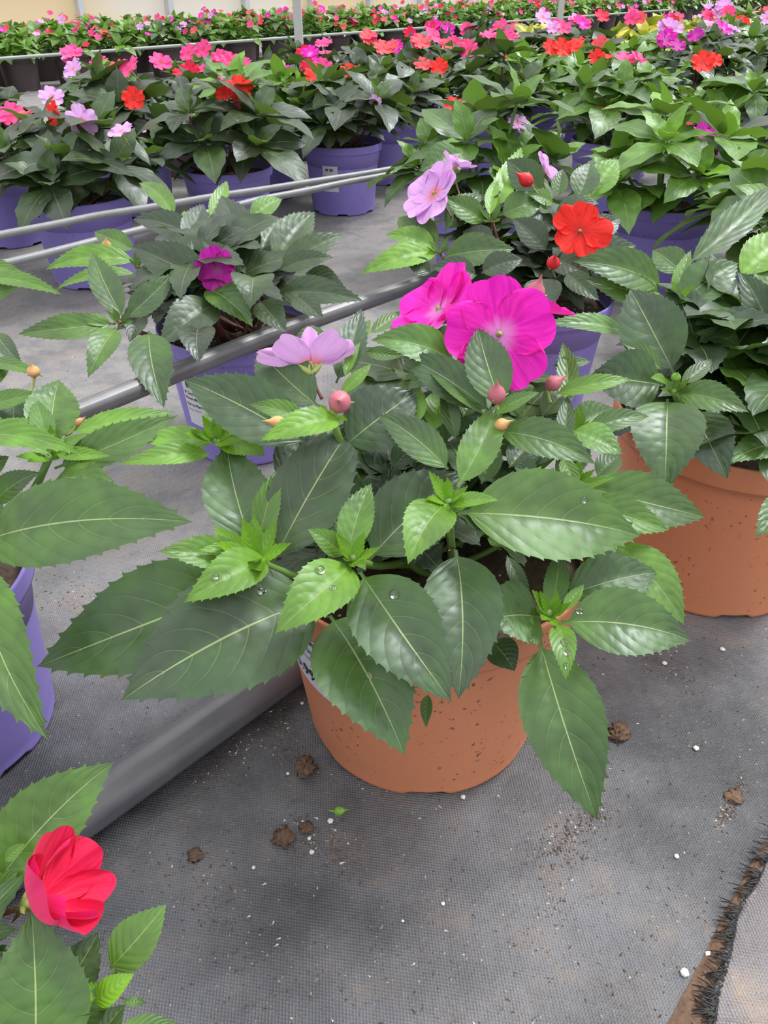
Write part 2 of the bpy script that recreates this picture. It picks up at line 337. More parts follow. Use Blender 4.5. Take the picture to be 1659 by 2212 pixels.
# ------------------------------------------------------------ setting
def gridplane(name, x0, x1, y0, y1, m, z=0):
    mb = MB(); mb.add([(x0, y0, z), (x1, y0, z), (x1, y1, z), (x0, y1, z)], [(0, 1, 2, 3)]); o = mb.build(name, m); o['kind'] = 'structure'; return o
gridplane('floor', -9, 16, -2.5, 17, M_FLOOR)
def uw(u, w, z=0): p = U_*u+W_*w; return np.array([p[0], p[1], z])
def box_uw(mb, u0, u1, w0, w1, z0, z1):
    V = [uw(u, w, z) for z in (z0, z1) for (u, w) in ((u0, w0), (u1, w0), (u1, w1), (u0, w1))]
    mb.add(V, [(3, 2, 1, 0), (4, 5, 6, 7), (0, 1, 5, 4), (1, 2, 6, 5), (2, 3, 7, 6), (3, 0, 4, 7)])
def wall_mat():
    m, N, L, b = mat('polycarbonate_wall'); g = NG(m)
    t = N.new('ShaderNodeTexCoord'); n = N.new('ShaderNodeTexNoise'); n.inputs['Scale'].default_value = .55; L.new(t.outputs['Object'], n.inputs['Vector'])
    s = N.new('ShaderNodeSeparateXYZ'); L.new(t.outputs['Object'], s.inputs[0])
    low = g.ss(s.outputs['Z'], .52, .38)
    c = g.mix(g.ss(n.outputs['Fac'], .48, .56), (.96, .97, .98), (.97, .86, .64))
    c = g.mix(g.m('MULTIPLY', low, .35), c, (.85, .72, .5))
    L.new(c, b.inputs['Base Color']); b.inputs['Roughness'].default_value = .6
    tr = N.new('ShaderNodeBsdfTranslucent'); ms = N.new('ShaderNodeMixShader'); ms.inputs[0].default_value = .5
    L.new(c, tr.inputs[0]); L.new(b.outputs[0], ms.inputs[1]); L.new(tr.outputs[0], ms.inputs[2]); L.new(ms.outputs[0], N['Material Output'].inputs[0])
    return m
mb = MB(); box_uw(mb, -3, 16, 6.3, 6.32, 0, 2.6); tag(mb.build('wall_left', wall_mat(), smooth=False), kind='structure')
mb = MB()
for i in range(24): box_uw(mb, -2.8+i*.78, -2.8+i*.78+.05, 6.24, 6.3, 0, 2.6)
for z in (.48, 1.3, 2.1): box_uw(mb, -3, 16, 6.25, 6.3, z, z+.05)
tag(mb.build('trim_1', M_FRAME, smooth=False), kind='structure')

# torn dusty sheet at the lower right, with soil in the gap and a frayed edge
LB = [PH(*p) for p in ((1900, 1400), (1659, 1810), (1623, 1865), (1566, 1970), (1521, 2069), (1467, 2171), (1446, 2212), (1380, 2400), (1100, 3400))]
RB = [PH(*p) for p in ((1930, 1400), (1662, 1829), (1629, 1904), (1581, 1985), (1563, 2081), (1536, 2171), (1533, 2212), (1500, 2400), (1380, 3400))]
mb = MB(); rows = []
rng = np.random.default_rng(5)
for i in range(len(LB)-1):
    for k in range(5):
        t = k/5; a = LB[i]*(1-t)+LB[i+1]*t; b_ = RB[i]*(1-t)+RB[i+1]*t
        rows.append([a+(b_-a)*s+np.array([0, 0, .0008+.003*math.sin(math.pi*min(1, s))*rng.random()]) for s in np.linspace(-.05, 1.1, 9)])
rows = np.array(rows); mb.add(rows.reshape(-1, 3), grid_faces(*rows.shape[:2]))
tag(mb.build('soil_strip', M_CLUMP), 'strip of brown potting soil filling the gap beside the frayed fabric edge', 'soil', kind='stuff')
mb = MB(); rows = []
for i in range(len(RB)-1):
    for k in range(8):
        t = k/8; b_ = RB[i]*(1-t)+RB[i+1]*t
        e = np.array([.002*math.sin(i*3+k*1.3), 0, 0])
        rows.append([b_+e+np.array([s, 0, .0045+.002*math.sin(s*40+i) if s > 0 else .002]) for s in (0, .006, .03, .08, .15, .3, .8)])
rows = np.array(rows); mb.add(rows.reshape(-1, 3), grid_faces(*rows.shape[:2]))
sheet = thing('fabric_sheet', 'dusty grey woven fabric sheet with a frayed black edge, lower right corner', 'fabric', tuple(RB[4]))
mb2 = MB(); mb2.v, mb2.f, mb2.uv, mb2.lf, mb2.mi, mb2.n = mb.v, mb.f, mb.uv, mb.lf, mb.mi, mb.n
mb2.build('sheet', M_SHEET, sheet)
mb = MB()
for k in range(210):
    q = rng.random()*(len(RB)-1); i = int(q); t = q-i; b_ = RB[i]*(1-t)+RB[i+1]*t
    d = np.array([-.9+rng.normal()*.3, .25+rng.normal()*.5, .1]); L_ = .006+.010*rng.random()
    p0 = b_+np.array([.003, 0, .005]); p1 = p0+nrm(d)*L_; p1[2] = .002+.003*rng.random()
    mb.add(*tube_geo([p0, (p0+p1)/2+np.array([0, 0, .0015]), p1], [.0006, .0006, .0002], 4))
tag(mb.build('fringe', plain('frayed_black_thread', (.03, .03, .032), .5), sheet), 'frayed black threads', kind='stuff')

# ------------------------------------------------------------ pots
def pot_shape(D, h, col_h, m, notch=True):
    R = D/2; rb = R*.79; r1 = R-.006
    rc = R*.79+(r1-rb)
    prof = [(0, .004), (rb*.6, .004), (rb*.97, 0), (rb, .001), (rb+.0008, .004)]
    for t in np.linspace(.04, 1, 14): prof.append((rb+(r1*.985-rb)*t, (h-col_h)*t))
    prof += [(r1*.987, h-col_h), (R*.992, h-col_h+.0008), (R*.995, h-col_h+.003), (R, h-.003), (R*.998, h-.0006), (R*.985, h), (R*.965, h-.002), (R*.955, h-.01), (R*.9, h-.05), (0, h-.055)]
    def dfm(a, r, z):
        if notch and z < .012 and r > rb*.9:
            f = (a*6/(2*math.pi)) % 1
            if .36 < f < .64: return z+.0045*(1-z/.012)
        return z
    mb = MB(); mb.add(*lathe_geo(prof, 96, dfm)); return mb, rb, r1
def soil_mb(D, h, seed=0):
    mb = MB(); r = np.random.default_rng(seed); R = D/2*.94; V = [(0, 0, h-.02)]; f = []
    n = 28
    for i in range(1, 9):
        for j in range(n):
            a = j/n*2*math.pi; V.append((R*i/8*math.cos(a), R*i/8*math.sin(a), h-.022+.006*r.random()*(i < 8)))
    for j in range(n): f.append((0, 1+j, 1+(j+1) % n))
    for i in range(7):
        for j in range(n): f.append((1+i*n+j, 1+(i+1)*n+j, 1+(i+1)*n+(j+1) % n, 1+i*n+(j+1) % n))
    mb.add(V, f); return mb
def curve_on_pot(pts, rb, r1, hh, a0, off):       # (x along, z up) -> pot side
    out = []
    for x, z in pts:
        r = rb+(r1*.985-rb)*z/hh+off; a = a0+x/r
        out.append((r*math.cos(a), r*math.sin(a), z))
    return out
def pot_label(parent, rb, r1, hh, a0, w, zt, zb, lines, local):
    mb = MB(); nx, nz = 14, 6; V = []
    for i in range(nz):
        for j in range(nx):
            cx = -w/2+w*j/(nx-1); z = zb+(zt-zb)*i/(nz-1)
            V.append((cx, z))
    V = np.array(curve_on_pot(V, rb, r1, hh, a0, .0005))
    Vi = np.array(curve_on_pot([(-w/2+w*j/(nx-1), zb+(zt-zb)*i/(nz-1)) for i in range(nz) for j in range(nx)], rb, r1, hh, a0, -.0003))
    mb.add(V+local, grid_faces(nz, nx)); mb.add(Vi+local, [q[::-1] for q in grid_faces(nz, nx)])
    lo = mb.build('label', M_LABEL, parent)
    for txt, size, x, z, bold in lines:
        cu = bpy.data.curves.new('t', 'FONT'); cu.body = txt; cu.size = size; cu.space_character = 1.0; cu.offset = size*.02 if bold else 0; cu.resolution_u = 2
        ob = bpy.data.objects.new('t', cu); C.objects.link(ob); dg = bpy.context.evaluated_depsgraph_get(); me = bpy.data.meshes.new_from_object(ob.evaluated_get(dg))
        bpy.data.objects.remove(ob)
        co = np.zeros(len(me.vertices)*3); me.vertices.foreach_get('co', co); co = co.reshape(-1, 3)
        q = np.array(curve_on_pot([(x+c[0], z+c[1]) for c in co], rb, r1, hh, a0, .0011))+local-np.asarray(parent['org'])
        me.vertices.foreach_set('co', q.ravel()); me.materials.clear(); me.materials.append(M_INK if bold else M_INKG); me.update()
        o = link('lettering', me, lo)
    return lo

# ------------------------------------------------------------ plant parts
class Plant:
    def __init__(s, name, label, pos, D, h, m, stem=M_STEM, leafm=M_LEAF, col_h=.024, seed=1, group=None, pot_rot=0.):
        s.pos = np.array([pos[0], pos[1], 0.]); s.h = h; s.D = D; s.leafm = leafm; s.stemm = stem
        s.root = thing(name, label, 'potted plant', tuple(s.pos), group)
        mb, s.rb, s.r1 = pot_shape(D, h, col_h, m); s.hh = h-col_h
        mb.v = [v+s.pos for v in mb.v]; s.pot = mb.build('pot', m, s.root)
        sb = soil_mb(D, h, seed); sb.v = [v+s.pos for v in sb.v]; sb.build('soil', M_SOIL, s.root)
        s.r = np.random.default_rng(seed); s.st = MB(); s.nl = 0; s.fill = MB()
    def leaf(s, bx, by, bd, tx, ty, td, wpx, young=.2, arch=.14, k=.5, roll=0., fold=.27, wave=.0, m=None, curl=0., teeth=15, twist=0., name='leaf'):
        B, T = PD(bx, by, bd/100), PD(tx, ty, td/100)
        mid = (B+T)/2; tocam = nrm(CAM-mid); nh = nrm(UP*(1-k)+tocam*k)
        a = nrm(T-B); n0 = nrm(nh-a*nh.dot(a))
        if roll:
            sd = np.cross(a, n0); n0 = n0*math.cos(roll)+sd*math.sin(roll)
        sd = np.cross(a, n0)
        x0, y0, _ = proj(B); x1, y1, _ = proj(T); e = nrm(np.array([x1-x0, y1-y0, 0]))
        p1, q1, _ = proj(mid+sd*.01); p0, q0, _ = proj(mid-sd*.01)
        ap = abs((p1-p0)*e[1]-(q1-q0)*e[0])/.02
        L_ = np.linalg.norm(T-B); w = min(wpx/max(ap, 1), L_*.95 if L_ < .08 else L_*.62)
        mb = MB(); tooth = .0016+.012*w*.6
        v, f, uv = leaf_geo(B, T, n0, w, arch, 60, 4, teeth, min(tooth, .0024), fold, .017*w if w > .02 else 0, wave, twist, s.r.random()*6, .03 if L_ < .06 else .06, curl)
        mb.add(v, f, uv, (young, s.r.random(), 0)); s.nl += 1
        return mb.build(name, m or s.leafm, s.root)
    def rosette(s, mb, c, ax, n, L, W, young=.2, elev=.35, rot=0., nl=14, half=2, teeth=9, droop=.1):
        x, y, z = frame(ax); s.r.random()
        for i in range(n):
            a = rot+2*math.pi*i/n+s.r.normal()*.15; el = elev+s.r.normal()*.15
            d = (x*math.cos(a)+y*math.sin(a))*math.cos(el)+z*math.sin(el)
            l = L*(.8+.35*s.r.random()); T = c+d*l; T[2] -= droop*l
            v, f, uv = leaf_geo(c, T, z*.6+UP*.5+d*.01, l*W*(.85+.3*s.r.random()), .12, nl, half, teeth, .0018 if teeth else 0, .15, .0, .002, s.r.normal()*.3, 0, .08)
            mb.add(v, f, uv, (min(1, max(0, young+s.r.normal()*.08)), s.r.random(), 0))
    def stem(s, A, B, r=.003, bend=(0, 0, 0)):
        s.st.add(*tube_geo(bez(A, B, bend, 9), np.linspace(r, r*.75, 9), 8))
    def stem_to(s, c, r=.0032):
        a = s.r.random()*6.28; base = s.pos+np.array([math.cos(a)*.02, math.sin(a)*.02, s.h-.02])
        d = np.asarray(c)-s.pos; base[:2] += d[:2]*.12
        s.stem(base, c, r, (d[0]*.15, d[1]*.15, -.01))
    def tuft(s, px, py, d, n=5, L=.02, young=1., up=.9):   # young leaflets at a shoot tip
        c = PD(px, py, d/100); s.stem_to(c)
        x, y, z = frame(UP*.75+nrm(CAM-c)*.4)
        for i in range(n):
            a = i*2.4+s.r.random(); el = up*(.5+.6*s.r.random()); l = L*(.6+.6*s.r.random())
            dd = (x*math.cos(a)+y*math.sin(a))*math.cos(el)+z*math.sin(el)
            mb = MB(); v, f, uv = leaf_geo(c-z*.003, c+dd*l, z, l*.36, -.06, 16, 2, 7, .0012, .35, 0, 0, 0, 0, .02)
            mb.add(v, f, uv, (young, s.r.random()*.3, 0)); mb.build('young_leaf', s.leafm, s.root)
    def bud(s, px, py, d, rpx, ax, m, ln=2.6, frm=None, sepal=True):
        c = PD(px, py, d/100); r = rpx*d/100/F; mb = MB(); mb.add(*bud_geo(c, ax, r*ln, r), mi=0)
        if sepal:
            x, y, z = frame(ax)
            for a in (0, 2.1, 4.2): mb.add(*spike_geo(c-z*r*.7, (x*math.cos(a)+y*math.sin(a))*.9+z*.5, r*1.5, r*.22), mi=1)
        e = s.pos*.3+c*.7; e[2] = c[2]-.035
        if frm is not None: e = PD(*frm[:2], frm[2]/100)
        mb.add(*tube_geo(bez(e, c-nrm(np.asarray(ax, float))*r*.9, (0, 0, -.003), 7), .0011, 6), mi=1)
        return mb.build('bud', [m, M_SEPAL], s.root)
    def flower(s, px, py, d, rpx, n, col, spin=0., cup=.12, pet=None, frm=None, spur=.5, label=None):
        c = PD(px, py, d/100); R = rpx*d/100/F; x, y, z = frame(n); mb = MB()
        e = np.array(c)-z*R*.8; e[2] -= .03
        if frm is not None: e = PD(*frm[:2], frm[2]/100)
        back = c-z*R*.28
        mb.add(*tube_geo([c-z*R*.01, c-z*R*.1, back], [R*.10, R*.13, R*.05], 10), mi=0)
        mb.add(*tube_geo(bez(e, back, -z*R*.1, 9), .0012, 6), mi=1)
        for a in (.4, 2.6, 4.6): mb.add(*spike_geo(back, (x*math.cos(a)+y*math.sin(a))*.7+z*.5, R*.38, R*.08), mi=0)
        mb.add(*spike_geo(back, -z+.8*y*0-UP*.8, R*spur, R*.05), mi=1)
        mb.add(*bud_geo(c+z*R*.06, z, R*.16, R*.06), mi=0)
        fo = mb.build('flower', [M_SEPAL, M_STEMR], s.root)
        if label: fo['label'] = label
        pet = pet or [(1.57, .78, 1., cup), (.25, .72, .98, cup), (2.9, .72, .98, cup), (4.1, .66, 1.02, cup), (5.3, .66, 1.02, cup)]
        for i, (th, sp_, ell, cu) in enumerate(pet):
            pm = MB(); v, f, uv = petal_geo(c, z, R, th+spin, sp_*1.22, cu, .0007*i, 12, 17, .05, .05, i*1.7+px*.01, ell)
            pm.add(v, f, uv); o = pm.build('petal', PM[col], None)
            for vv in o.data.vertices: vv.co = Vector(np.array(vv.co)-s.pos)
            o.parent = fo
        return fo
    def done(s):
        if s.st.n: s.st.build('stem', s.stemm, s.root)
        if s.fill.n: s.fill.build('foliage', s.leafm, s.root)
    def filler(s, n, rad, z0, z1, L, young=.15, W=.5, cx=0, cy=0):
        for i in range(n):
            a = s.r.random()*6.28; q = rad*math.sqrt(s.r.random())
            c = s.pos+np.array([cx+q*math.cos(a), cy+q*math.sin(a), z0+(z1-z0)*s.r.random()])
            s.stem_to(c, .0026)
            s.rosette(s.fill, c, UP*1.0+np.array([math.cos(a), math.sin(a), 0])*.5*q/max(rad, .01), 6, L, W, young, .3, s.r.random()*6, 20, 2, 10)

# ============================================================ MAIN PLANT, terracotta pot
M = Plant('potted_impatiens', 'terracotta pot of dark green impatiens with large magenta blooms, in front on bare fabric', (.032, .442), .238, .182, M_TERRA, seed=3)
lf = M.leaf
# low left shoot
lf(560,1255,49, 80,1440,46, 215, .12, .10, .6); lf(700,1290,47, 262,1513,42, 255, .08, .12, .6)
lf(548,1185,47, 491,962,51, 138, .16, .10, .8); lf(588,1218,47, 774,902,50, 158, .05, .08, .8, fold=.25)
lf(560,1180,46, 602,1014,48, 58, .55, .06, .8, fold=.5); lf(535,1210,46, 342,1191,43, 76, .6, .10, .6)
lf(575,1205,45.5, 397,1302,42, 92, .8, .18, .6, fold=.3); M.tuft(550,1205,45.5, 8, .026)
lf(545,1200,45.5, 425,1190,43.5, 30, .95, .1, .5)
# middle shoot
lf(762,1220,44.5, 594,1368,40.5, 118, .75, .16, .55); lf(752,1198,45, 802,1044,47, 74, .5, .06, .7, fold=.3)
lf(742,1200,45, 664,1143,44, 50, .6, .1, .6); lf(728,1195,47, 742,985,51, 96, .1, .08, .8)
lf(778,1236,45, 976,1517,41, 178, .13, .12, .6); lf(795,1212,47, 1007,1024,50, 165, .04, .10, .75)
lf(712,1330,46.5, 874,1632,41.5, 205, .2, .12, .6); lf(925,1500,45.5, 921,1572,44.5, 26, .25, .05, .6)
lf(770,1215,44.5, 790,1232,43, 22, .7, .1, .6)
M.tuft(760,1205,44.5, 7, .018, .85)
# right shoot
lf(985,1108,44, 1384,1158,46, 186, .28, .10, .62); lf(962,1092,44, 881,1219,40.5, 104, .6, .16, .55)
lf(988,1052,45, 1074,872,48, 82, .42, .06, .75, fold=.3); lf(968,1014,46, 816,896,48, 78, .18, .08, .7, fold=.25)
lf(970,1092,43.5, 1078,1081,42.5, 32, .85, .12, .4); lf(984,1188,46, 990,1511,41.5, 168, .06, .10, .6)
lf(1040,1045,48, 1066,950,50, 54, .1, .08, .7); M.tuft(968,1080,44, 6, .018, .9)
M.bud(966,1098,43.5,11,(.1,-.4,1),M_BUDG,2,sepal=False); M.bud(993,1092,43.5,13,(.3,-.4,1),M_BUDG,2,sepal=False)
# lower right shoot
lf(1212,1345,43.5, 1494,1385,43, 142, .22, .12, .62); lf(1188,1325,44, 1206,1185,46, 54, .15, .05, .7)
lf(1215,1290,46, 1421,1236,47.5, 116, .12, .12, .65); lf(1165,1335,45, 1040,1345,43, 145, .2, .12, .6)
lf(1205,1348,43, 1222,1470,40.5, 56, .7, .2, .5); lf(1215,1320,43.5, 1262,1261,44.5, 28, .6, .05, .6)
lf(1165,1380,44, 1290,1772,41, 172, .16, .10, .6); lf(1325,1170,49, 1478,1350,47, 92, .5, .14, .35, m=M_LEAFG)
lf(1062,1385,46, 1112,1450,45, 70, .02, .05, .6); lf(1095,1200,47, 1148,1322,45.5, 34, .1, .1, .3)
lf(1135,1390,43.8, 1150,1330,44, 22, .6, .05, .6)
M.tuft(1190,1325,43.5, 7, .017, .8)
# right rear shoots
lf(1255,1050,50, 1523,1117,50, 112, .3, .12, .65); lf(1255,1085,49, 1446,1146,48, 78, .55, .12, .6)
lf(1072,932,48, 1286,1003,46.5, 82, .22, .14, .6); lf(1265,935,53, 1402,900,54, 46, .3, .12, .6)
lf(1238,930,52, 1345,981,51, 62, .35, .1, .3, m=M_LEAFG); lf(1230,925,54, 1322,880,56, 72, .25, .1, .7)
lf(1200,852,53, 1366,820,53, 38, .7, .12, .5); lf(1215,990,50, 1248,1075,48, 38, .4, .1, .5)
lf(1240,1060,49, 1330,1030,48, 22, .9, .05, .5); lf(1195,790,56, 1278,782,56, 28, .15, .12, .5)
lf(1225,870,54, 1215,740,57, 46, .3, .05, .8); lf(1215,960,51, 1225,855,53, 40, .1, .05, .8)
for q in ((1170,1000,54,1130,905,57,70,.05),(1150,1010,53,1215,930,56,64,.08),(1205,1040,53,1275,960,55,60,.1),(1130,960,55,1060,870,57,60,.05),(1170,900,56,1240,830,58,56,.1),(1160,1030,52,1110,1010,51,60,.02),(1290,1030,54,1340,985,56,50,.2),(1100,1010,52,1160,950,54,60,.0),(1000,900,54,1030,840,56,50,.1),(900,1000,52,860,930,54,60,.05),(850,1010,51,905,950,53,56,.02)):
    lf(*q[:7], q[7], .1, .55)
M.tuft(1235,1045,50, 5, .018); M.tuft(1250,930,53, 4, .016)
# top, round the magenta blooms
lf(1086,885,47, 1032,707,50, 98, .1, .08, .85); lf(985,785,52, 800,735,50, 80, .22, .16, .6, m=M_LEAFG)
lf(1062,893,48, 866,770,51, 84, .1, .12, .6, roll=-.2); lf(1070,895,47, 1166,848,47, 32, .45, .08, .6)
lf(1050,900,48, 920,800,50, 70, .3, .1, .5, roll=.5); lf(880,930,49, 905,835,51, 64, .6, .1, .7, m=M_LEAFG)
lf(940,930,50, 955,840,52, 60, .6, .1, .7, m=M_LEAFG); lf(985,950,49, 960,820,50, 40, .2, .1, .6)
lf(860,830,52, 945,828,50, 36, .2, .12, .5)
# upper left shoot
lf(668,962,49, 398,820,50, 132, .06, .10, .7); lf(690,880,49, 558,754,52, 112, .1, .08, .75)
lf(665,905,47.5, 538,873,47, 44, .4, .1, .6); lf(735,905,46.5, 563,952,44, 62, .85, .16, .45)
lf(748,960,49, 900,846,50, 140, .0, .14, .65); lf(726,828,51, 780,666,54, 66, .03, .05, .85)
lf(735,850,49, 802,785,50, 28, .7, .06, .6); lf(745,815,50, 779,738,52, 22, .9, .04, .6)
lf(610,1060,50, 668,902,53, 84, .0, .08, .8); lf(690,1150,50, 600,960,53, 100, .0, .08, .8)
lf(705,720,55, 626,745,54, 48, .2, .1, .6); lf(780,745,54, 800,690,56, 24, .7, .05, .6)
lf(790,760,53, 870,770,53, 30, .5, .05, .6); lf(800,720,55, 865,672,57, 30, .5, .05, .6)
lf(775,985,49, 810,890,51, 60, .5, .05, .7)
M.tuft(715,895,47.5, 5, .016)
# far left bright shoot
lf(462,955,51, 300,952,50, 50, .75, .14, .45, m=M_LEAFG); lf(455,980,50.5, 255,1003,48, 44, .55, .16, .5, m=M_LEAFG)
lf(478,945,51, 572,985,50, 74, .8, .1, .5, m=M_LEAFG); lf(468,940,51, 450,880,53, 40, .6, .05, .7)
lf(470,950,51, 520,900,52, 30, .6, .05, .7); M.tuft(462,948,50.5, 7, .022)
M.flower(1078,722,50.5,122,(-.05,-.93,.42),'magenta',0.1,.10,[(1.75,.82,1.0,.10),(.35,.80,1.0,.10),(2.95,.72,.98,.12),(4.15,.62,1.02,.1),(5.25,.60,1.05,.05)],(1082,865,50), label='large open magenta bloom facing front')
M.flower(952,672,54.5,108,(-.62,-.15,.65),'magenta',.5,.28,None,(965,775,53), label='magenta bloom turned to the left')
M.flower(1140,668,56,100,(.35,.25,.85),'magenta',.2,.22,None,(1130,760,55), label='magenta bloom behind the large one')
M.flower(672,790,50,100,(-.08,.9,.28),'lilac',0,.1,[(.80,.50,.95,.1),(2.35,.50,.98,.1),(.12,.26,1.18,.2),(2.95,.34,1.0,.25),(1.57,.4,.6,.4)],(696,862,49.5), label='pale lilac bloom seen from the side')
M.bud(734,868,46,25,(-.05,-.75,.5),M_BUDP,1.5,(700,905,47.5)); M.bud(1073,852,46.5,20,(-.1,-.2,1),M_BUDP,2.5,(1078,885,47))
M.bud(600,912,46.5,14,(-.9,-.2,.2),M_BUDO,3,(655,900,47.5)); M.bud(1084,917,46.5,14,(.8,-.2,.5),M_BUDO,2.4,(1060,925,47)); M.bud(1196,828,52,17,(.7,0,.5),M_BUDP,2.4,(1190,870,52.5))
M.bud(1156,632,54.5,22,(.2,-.2,1),M_BUDP,2.4,(1145,690,55))
M.filler(12, .085, .185, .215, .06, .05)
M.filler(5, .05, .22, .27, .06, .15, cx=.03, cy=.07)
M.done()
ang = math.atan2(-.42, -.75)
pot_label(M.root, M.rb, M.r1, M.hh, ang+.06, .075, .152, .088, [('New Guinea Mix', .0085, -.034, .141, True), ('8" Sun to Part Sun', .0075, -.034, .130, True), ('Zone: 10-11 Annual', .006, -.034, .121, False), ('$15.99', .016, -.030, .097, True)], M.pos)

# ============================================================ RIGHT TERRACOTTA PLANT
R = Plant('potted_impatiens', 'terracotta pot of glossy green impatiens without blooms, at the right edge', (.338, .636), .238, .182, M_TERRA, seed=8)
lf = R.leaf
lf(1457,808,62, 1361,624,65, 142, .08, .12, .8); lf(1442,862,61, 1436,1062,57, 165, .22, .16, .6)
lf(1462,852,61, 1618,891,58, 66, .3, .14, .6); lf(1432,832,62, 1272,812,62, 124, .06, .12, .7)
lf(1430,800,62, 1336,733,63, 34, .3, .08, .5); lf(1470,830,61.5, 1538,775,63, 34, .2, .05, .6); lf(1500,885,62, 1572,1035,59, 112, .04, .14, .6)
lf(1440,825,61, 1405,816,60, 20, .6, .08, .5); R.tuft(1455,845,60.5, 6, .016, .6); R.bud(1460,815,60.5,11,(0,-.4,1),M_BUDG,2,sepal=False)
lf(1432,622,70, 1238,565,68, 84, .3, .12, .65); lf(1436,655,70, 1262,603,69, 70, .3, .1, .7); lf(1460,664,69, 1594,568,70, 90, .18, .12, .7)
lf(1455,645,69.5, 1492,540,71, 34, .6, .05, .7); lf(1480,575,72, 1665,402,78, 66, .14, .08, .75); lf(1466,692,69, 1640,716,66, 52, .1, .25, -.2, curl=.3)
lf(1592,600,72, 1700,505,75, 84, .75, .1, .6, m=M_LEAFG); lf(1670,730,68, 1598,588,70, 74, .04, .1, .7); lf(1445,655,69, 1380,650,67, 26, .8, .1, .4)
lf(1475,590,71, 1410,540,73, 66, .3, .1, .6); lf(1360,722,66, 1178,700,64, 40, .2, .12, .4, m=M_LEAFG)
lf(1640,910,64, 1540,845,64, 50, .08, .1, .6); lf(1660,960,63, 1555,985,60, 60, .2, .1, .6); lf(1560,900,64, 1640,830,66, 60, .05, .1, .6)
lf(1700,960,62, 1568,1002,59, 66, .3, .1, .6); lf(1720,1080,60, 1632,1160,57, 80, .25, .1, .6); lf(1600,750,67, 1500,720,66, 44, .2, .1, .6)
lf(1650,860,65, 1520,900,62, 70, .1, .1, .6); lf(1700,800,66, 1610,880,63, 70, .1, .1, .6); lf(1640,640,71, 1700,560,73, 70, .5, .1, .6)
R.tuft(1455,650,69, 6, .02)
for q in ((1560,780,67),(1600,860,66),(1660,700,69),(1560,700,69),(1640,930,64)): R.tuft(*q, 3, .02, .4); R.rosette(R.fill, PD(q[0],q[1]+10,q[2]/100), UP, 7, .085, .5, .1)
R.filler(16, .10, .19, .25, .075, .06, cx=.02, cy=.03)
R.done()

# ============================================================ LEFT EDGE PURPLE POT PLANT
Lp = Plant('potted_impatiens', 'purple pot with broad toothed impatiens leaves, cut off by the left edge', (-.358, .415), .2, .1625, M_PURP, seed=5, col_h=.018)
lf = Lp.leaf
lf(-60,1178,47, 417,1128,44, 182, .26, .08, .65, fold=.1); lf(-40,1215,45, 106,1600,40, 150, .3, .14, .35, roll=.25)
lf(-90,955,50, 178,982,47, 58, .5, .14, .6, m=M_LEAFG); lf(112,960,50, 128,820,53, 118, .28, .05, .8); lf(108,965,49, 78,862,51, 52, .5, .06, .7)
lf(110,985,49, 5,905,50, 60, .5, .1, .4, m=M_LEAFG); lf(118,1012,49, 384,897,51, 78, .38, .1, .7); lf(150,935,50, 378,890,52, 44, .7, .1, .4, m=M_LEAFG)
lf(112,975,48.5, 190,935,49, 22, .8, .05, .5); lf(120,980,48.5, 240,985,48, 30, .8, .08, .5); lf(112,1045,49, 268,1078,46.5, 74, .4, .22, .5, wave=.002)
lf(-10,1085,49, 86,1020,48, 56, .2, .1, .6); lf(-30,880,53, 90,850,53, 40, .5, .12, .5); lf(-20,790,56, 95,815,54, 30, .5, .2, .5); lf(30,850,55, 20,960,52, 60, .02, .1, .6)
lf(-30,605,62, 136,638,60, 34, .4, .14, .5); lf(-10,720,58, 50,792,56, 40, .05, .1, .6); lf(-60,660,62, 40,620,62, 44, .3, .1, .6)
lf(-40,570,64, 60,598,62, 30, .5, .1, .6); lf(-60,840,54, 20,800,55, 46, .4, .1, .6); lf(150,930,51, 195,905,52, 20, .9, .05, .5)
lf(-60,1040,49, 20,985,50, 50, .2, .1, .6)
Lp.tuft(108,985,49, 6, .02); Lp.bud(72,802,53,14,(.1,-.2,1),M_BUDO,2,(60,860,53)); Lp.bud(172,912,50.5,9,(.7,0,.6),M_BUDO,3,(140,940,50.5))
Lp.filler(12, .07, .18, .26, .07, .2, cx=-.03); Lp.done()

# ============================================================ BOTTOM LEFT PLANT WITH CRIMSON BLOOM
Bp = Plant('potted_impatiens', 'impatiens with one cupped crimson bloom, cut off in the bottom left corner', (-.245, .075), .2, .1625, M_PURP, seed=6, col_h=.018)
lf = Bp.leaf
lf(-10,1915,33.5, 246,1646,34.5, 165, .34, .08, .7); lf(75,2330,29, 68,1968,30.5, 240, .2, .06, .7); lf(238,2092,31.5, 359,1953,32.5, 96, .5, .12, .6)
lf(100,2190,31.5, 215,2010,33, 110, .15, .05, .7); lf(205,2165,30.5, 291,2103,30.5, 56, .9, .1, .6, m=M_LEAFG); lf(265,2165,31.5, 316,2166,32, 24, .5, .1, .5)
lf(250,2230,30.5, 385,2212,31.5, 60, .5, .1, .6); lf(10,1860,33, 55,1822,33, 26, .6, .05, .5); lf(-30,1960,33, 40,1880,33, 60, .4, .05, .6); lf(-60,1840,34, 10,1770,35, 80, .3, .08, .6)
lf(-30,2110,32, 15,2040,31, 50, .6, .05, .6); lf(200,2260,31, 270,2170,31.5, 70, .3, .05, .6); lf(150,2220,31, 240,2120,31.8, 90, .3, .05, .6)
Bp.flower(78,1945,31.5,124,(.86,.22,.44),'crimson',.5,.9,[(1.57,.85,1.,.8),(.2,.8,.95,.7),(2.9,.8,.9,.8),(4.1,.7,.85,.8),(5.3,.75,.9,.7)],(-60,1990,32), label='cupped crimson bloom')
Bp.tuft(225,2165,31.5, 4, .012)
Bp.filler(10, .06, .15, .19, .06, .2, cx=.02, cy=.02); Bp.done()

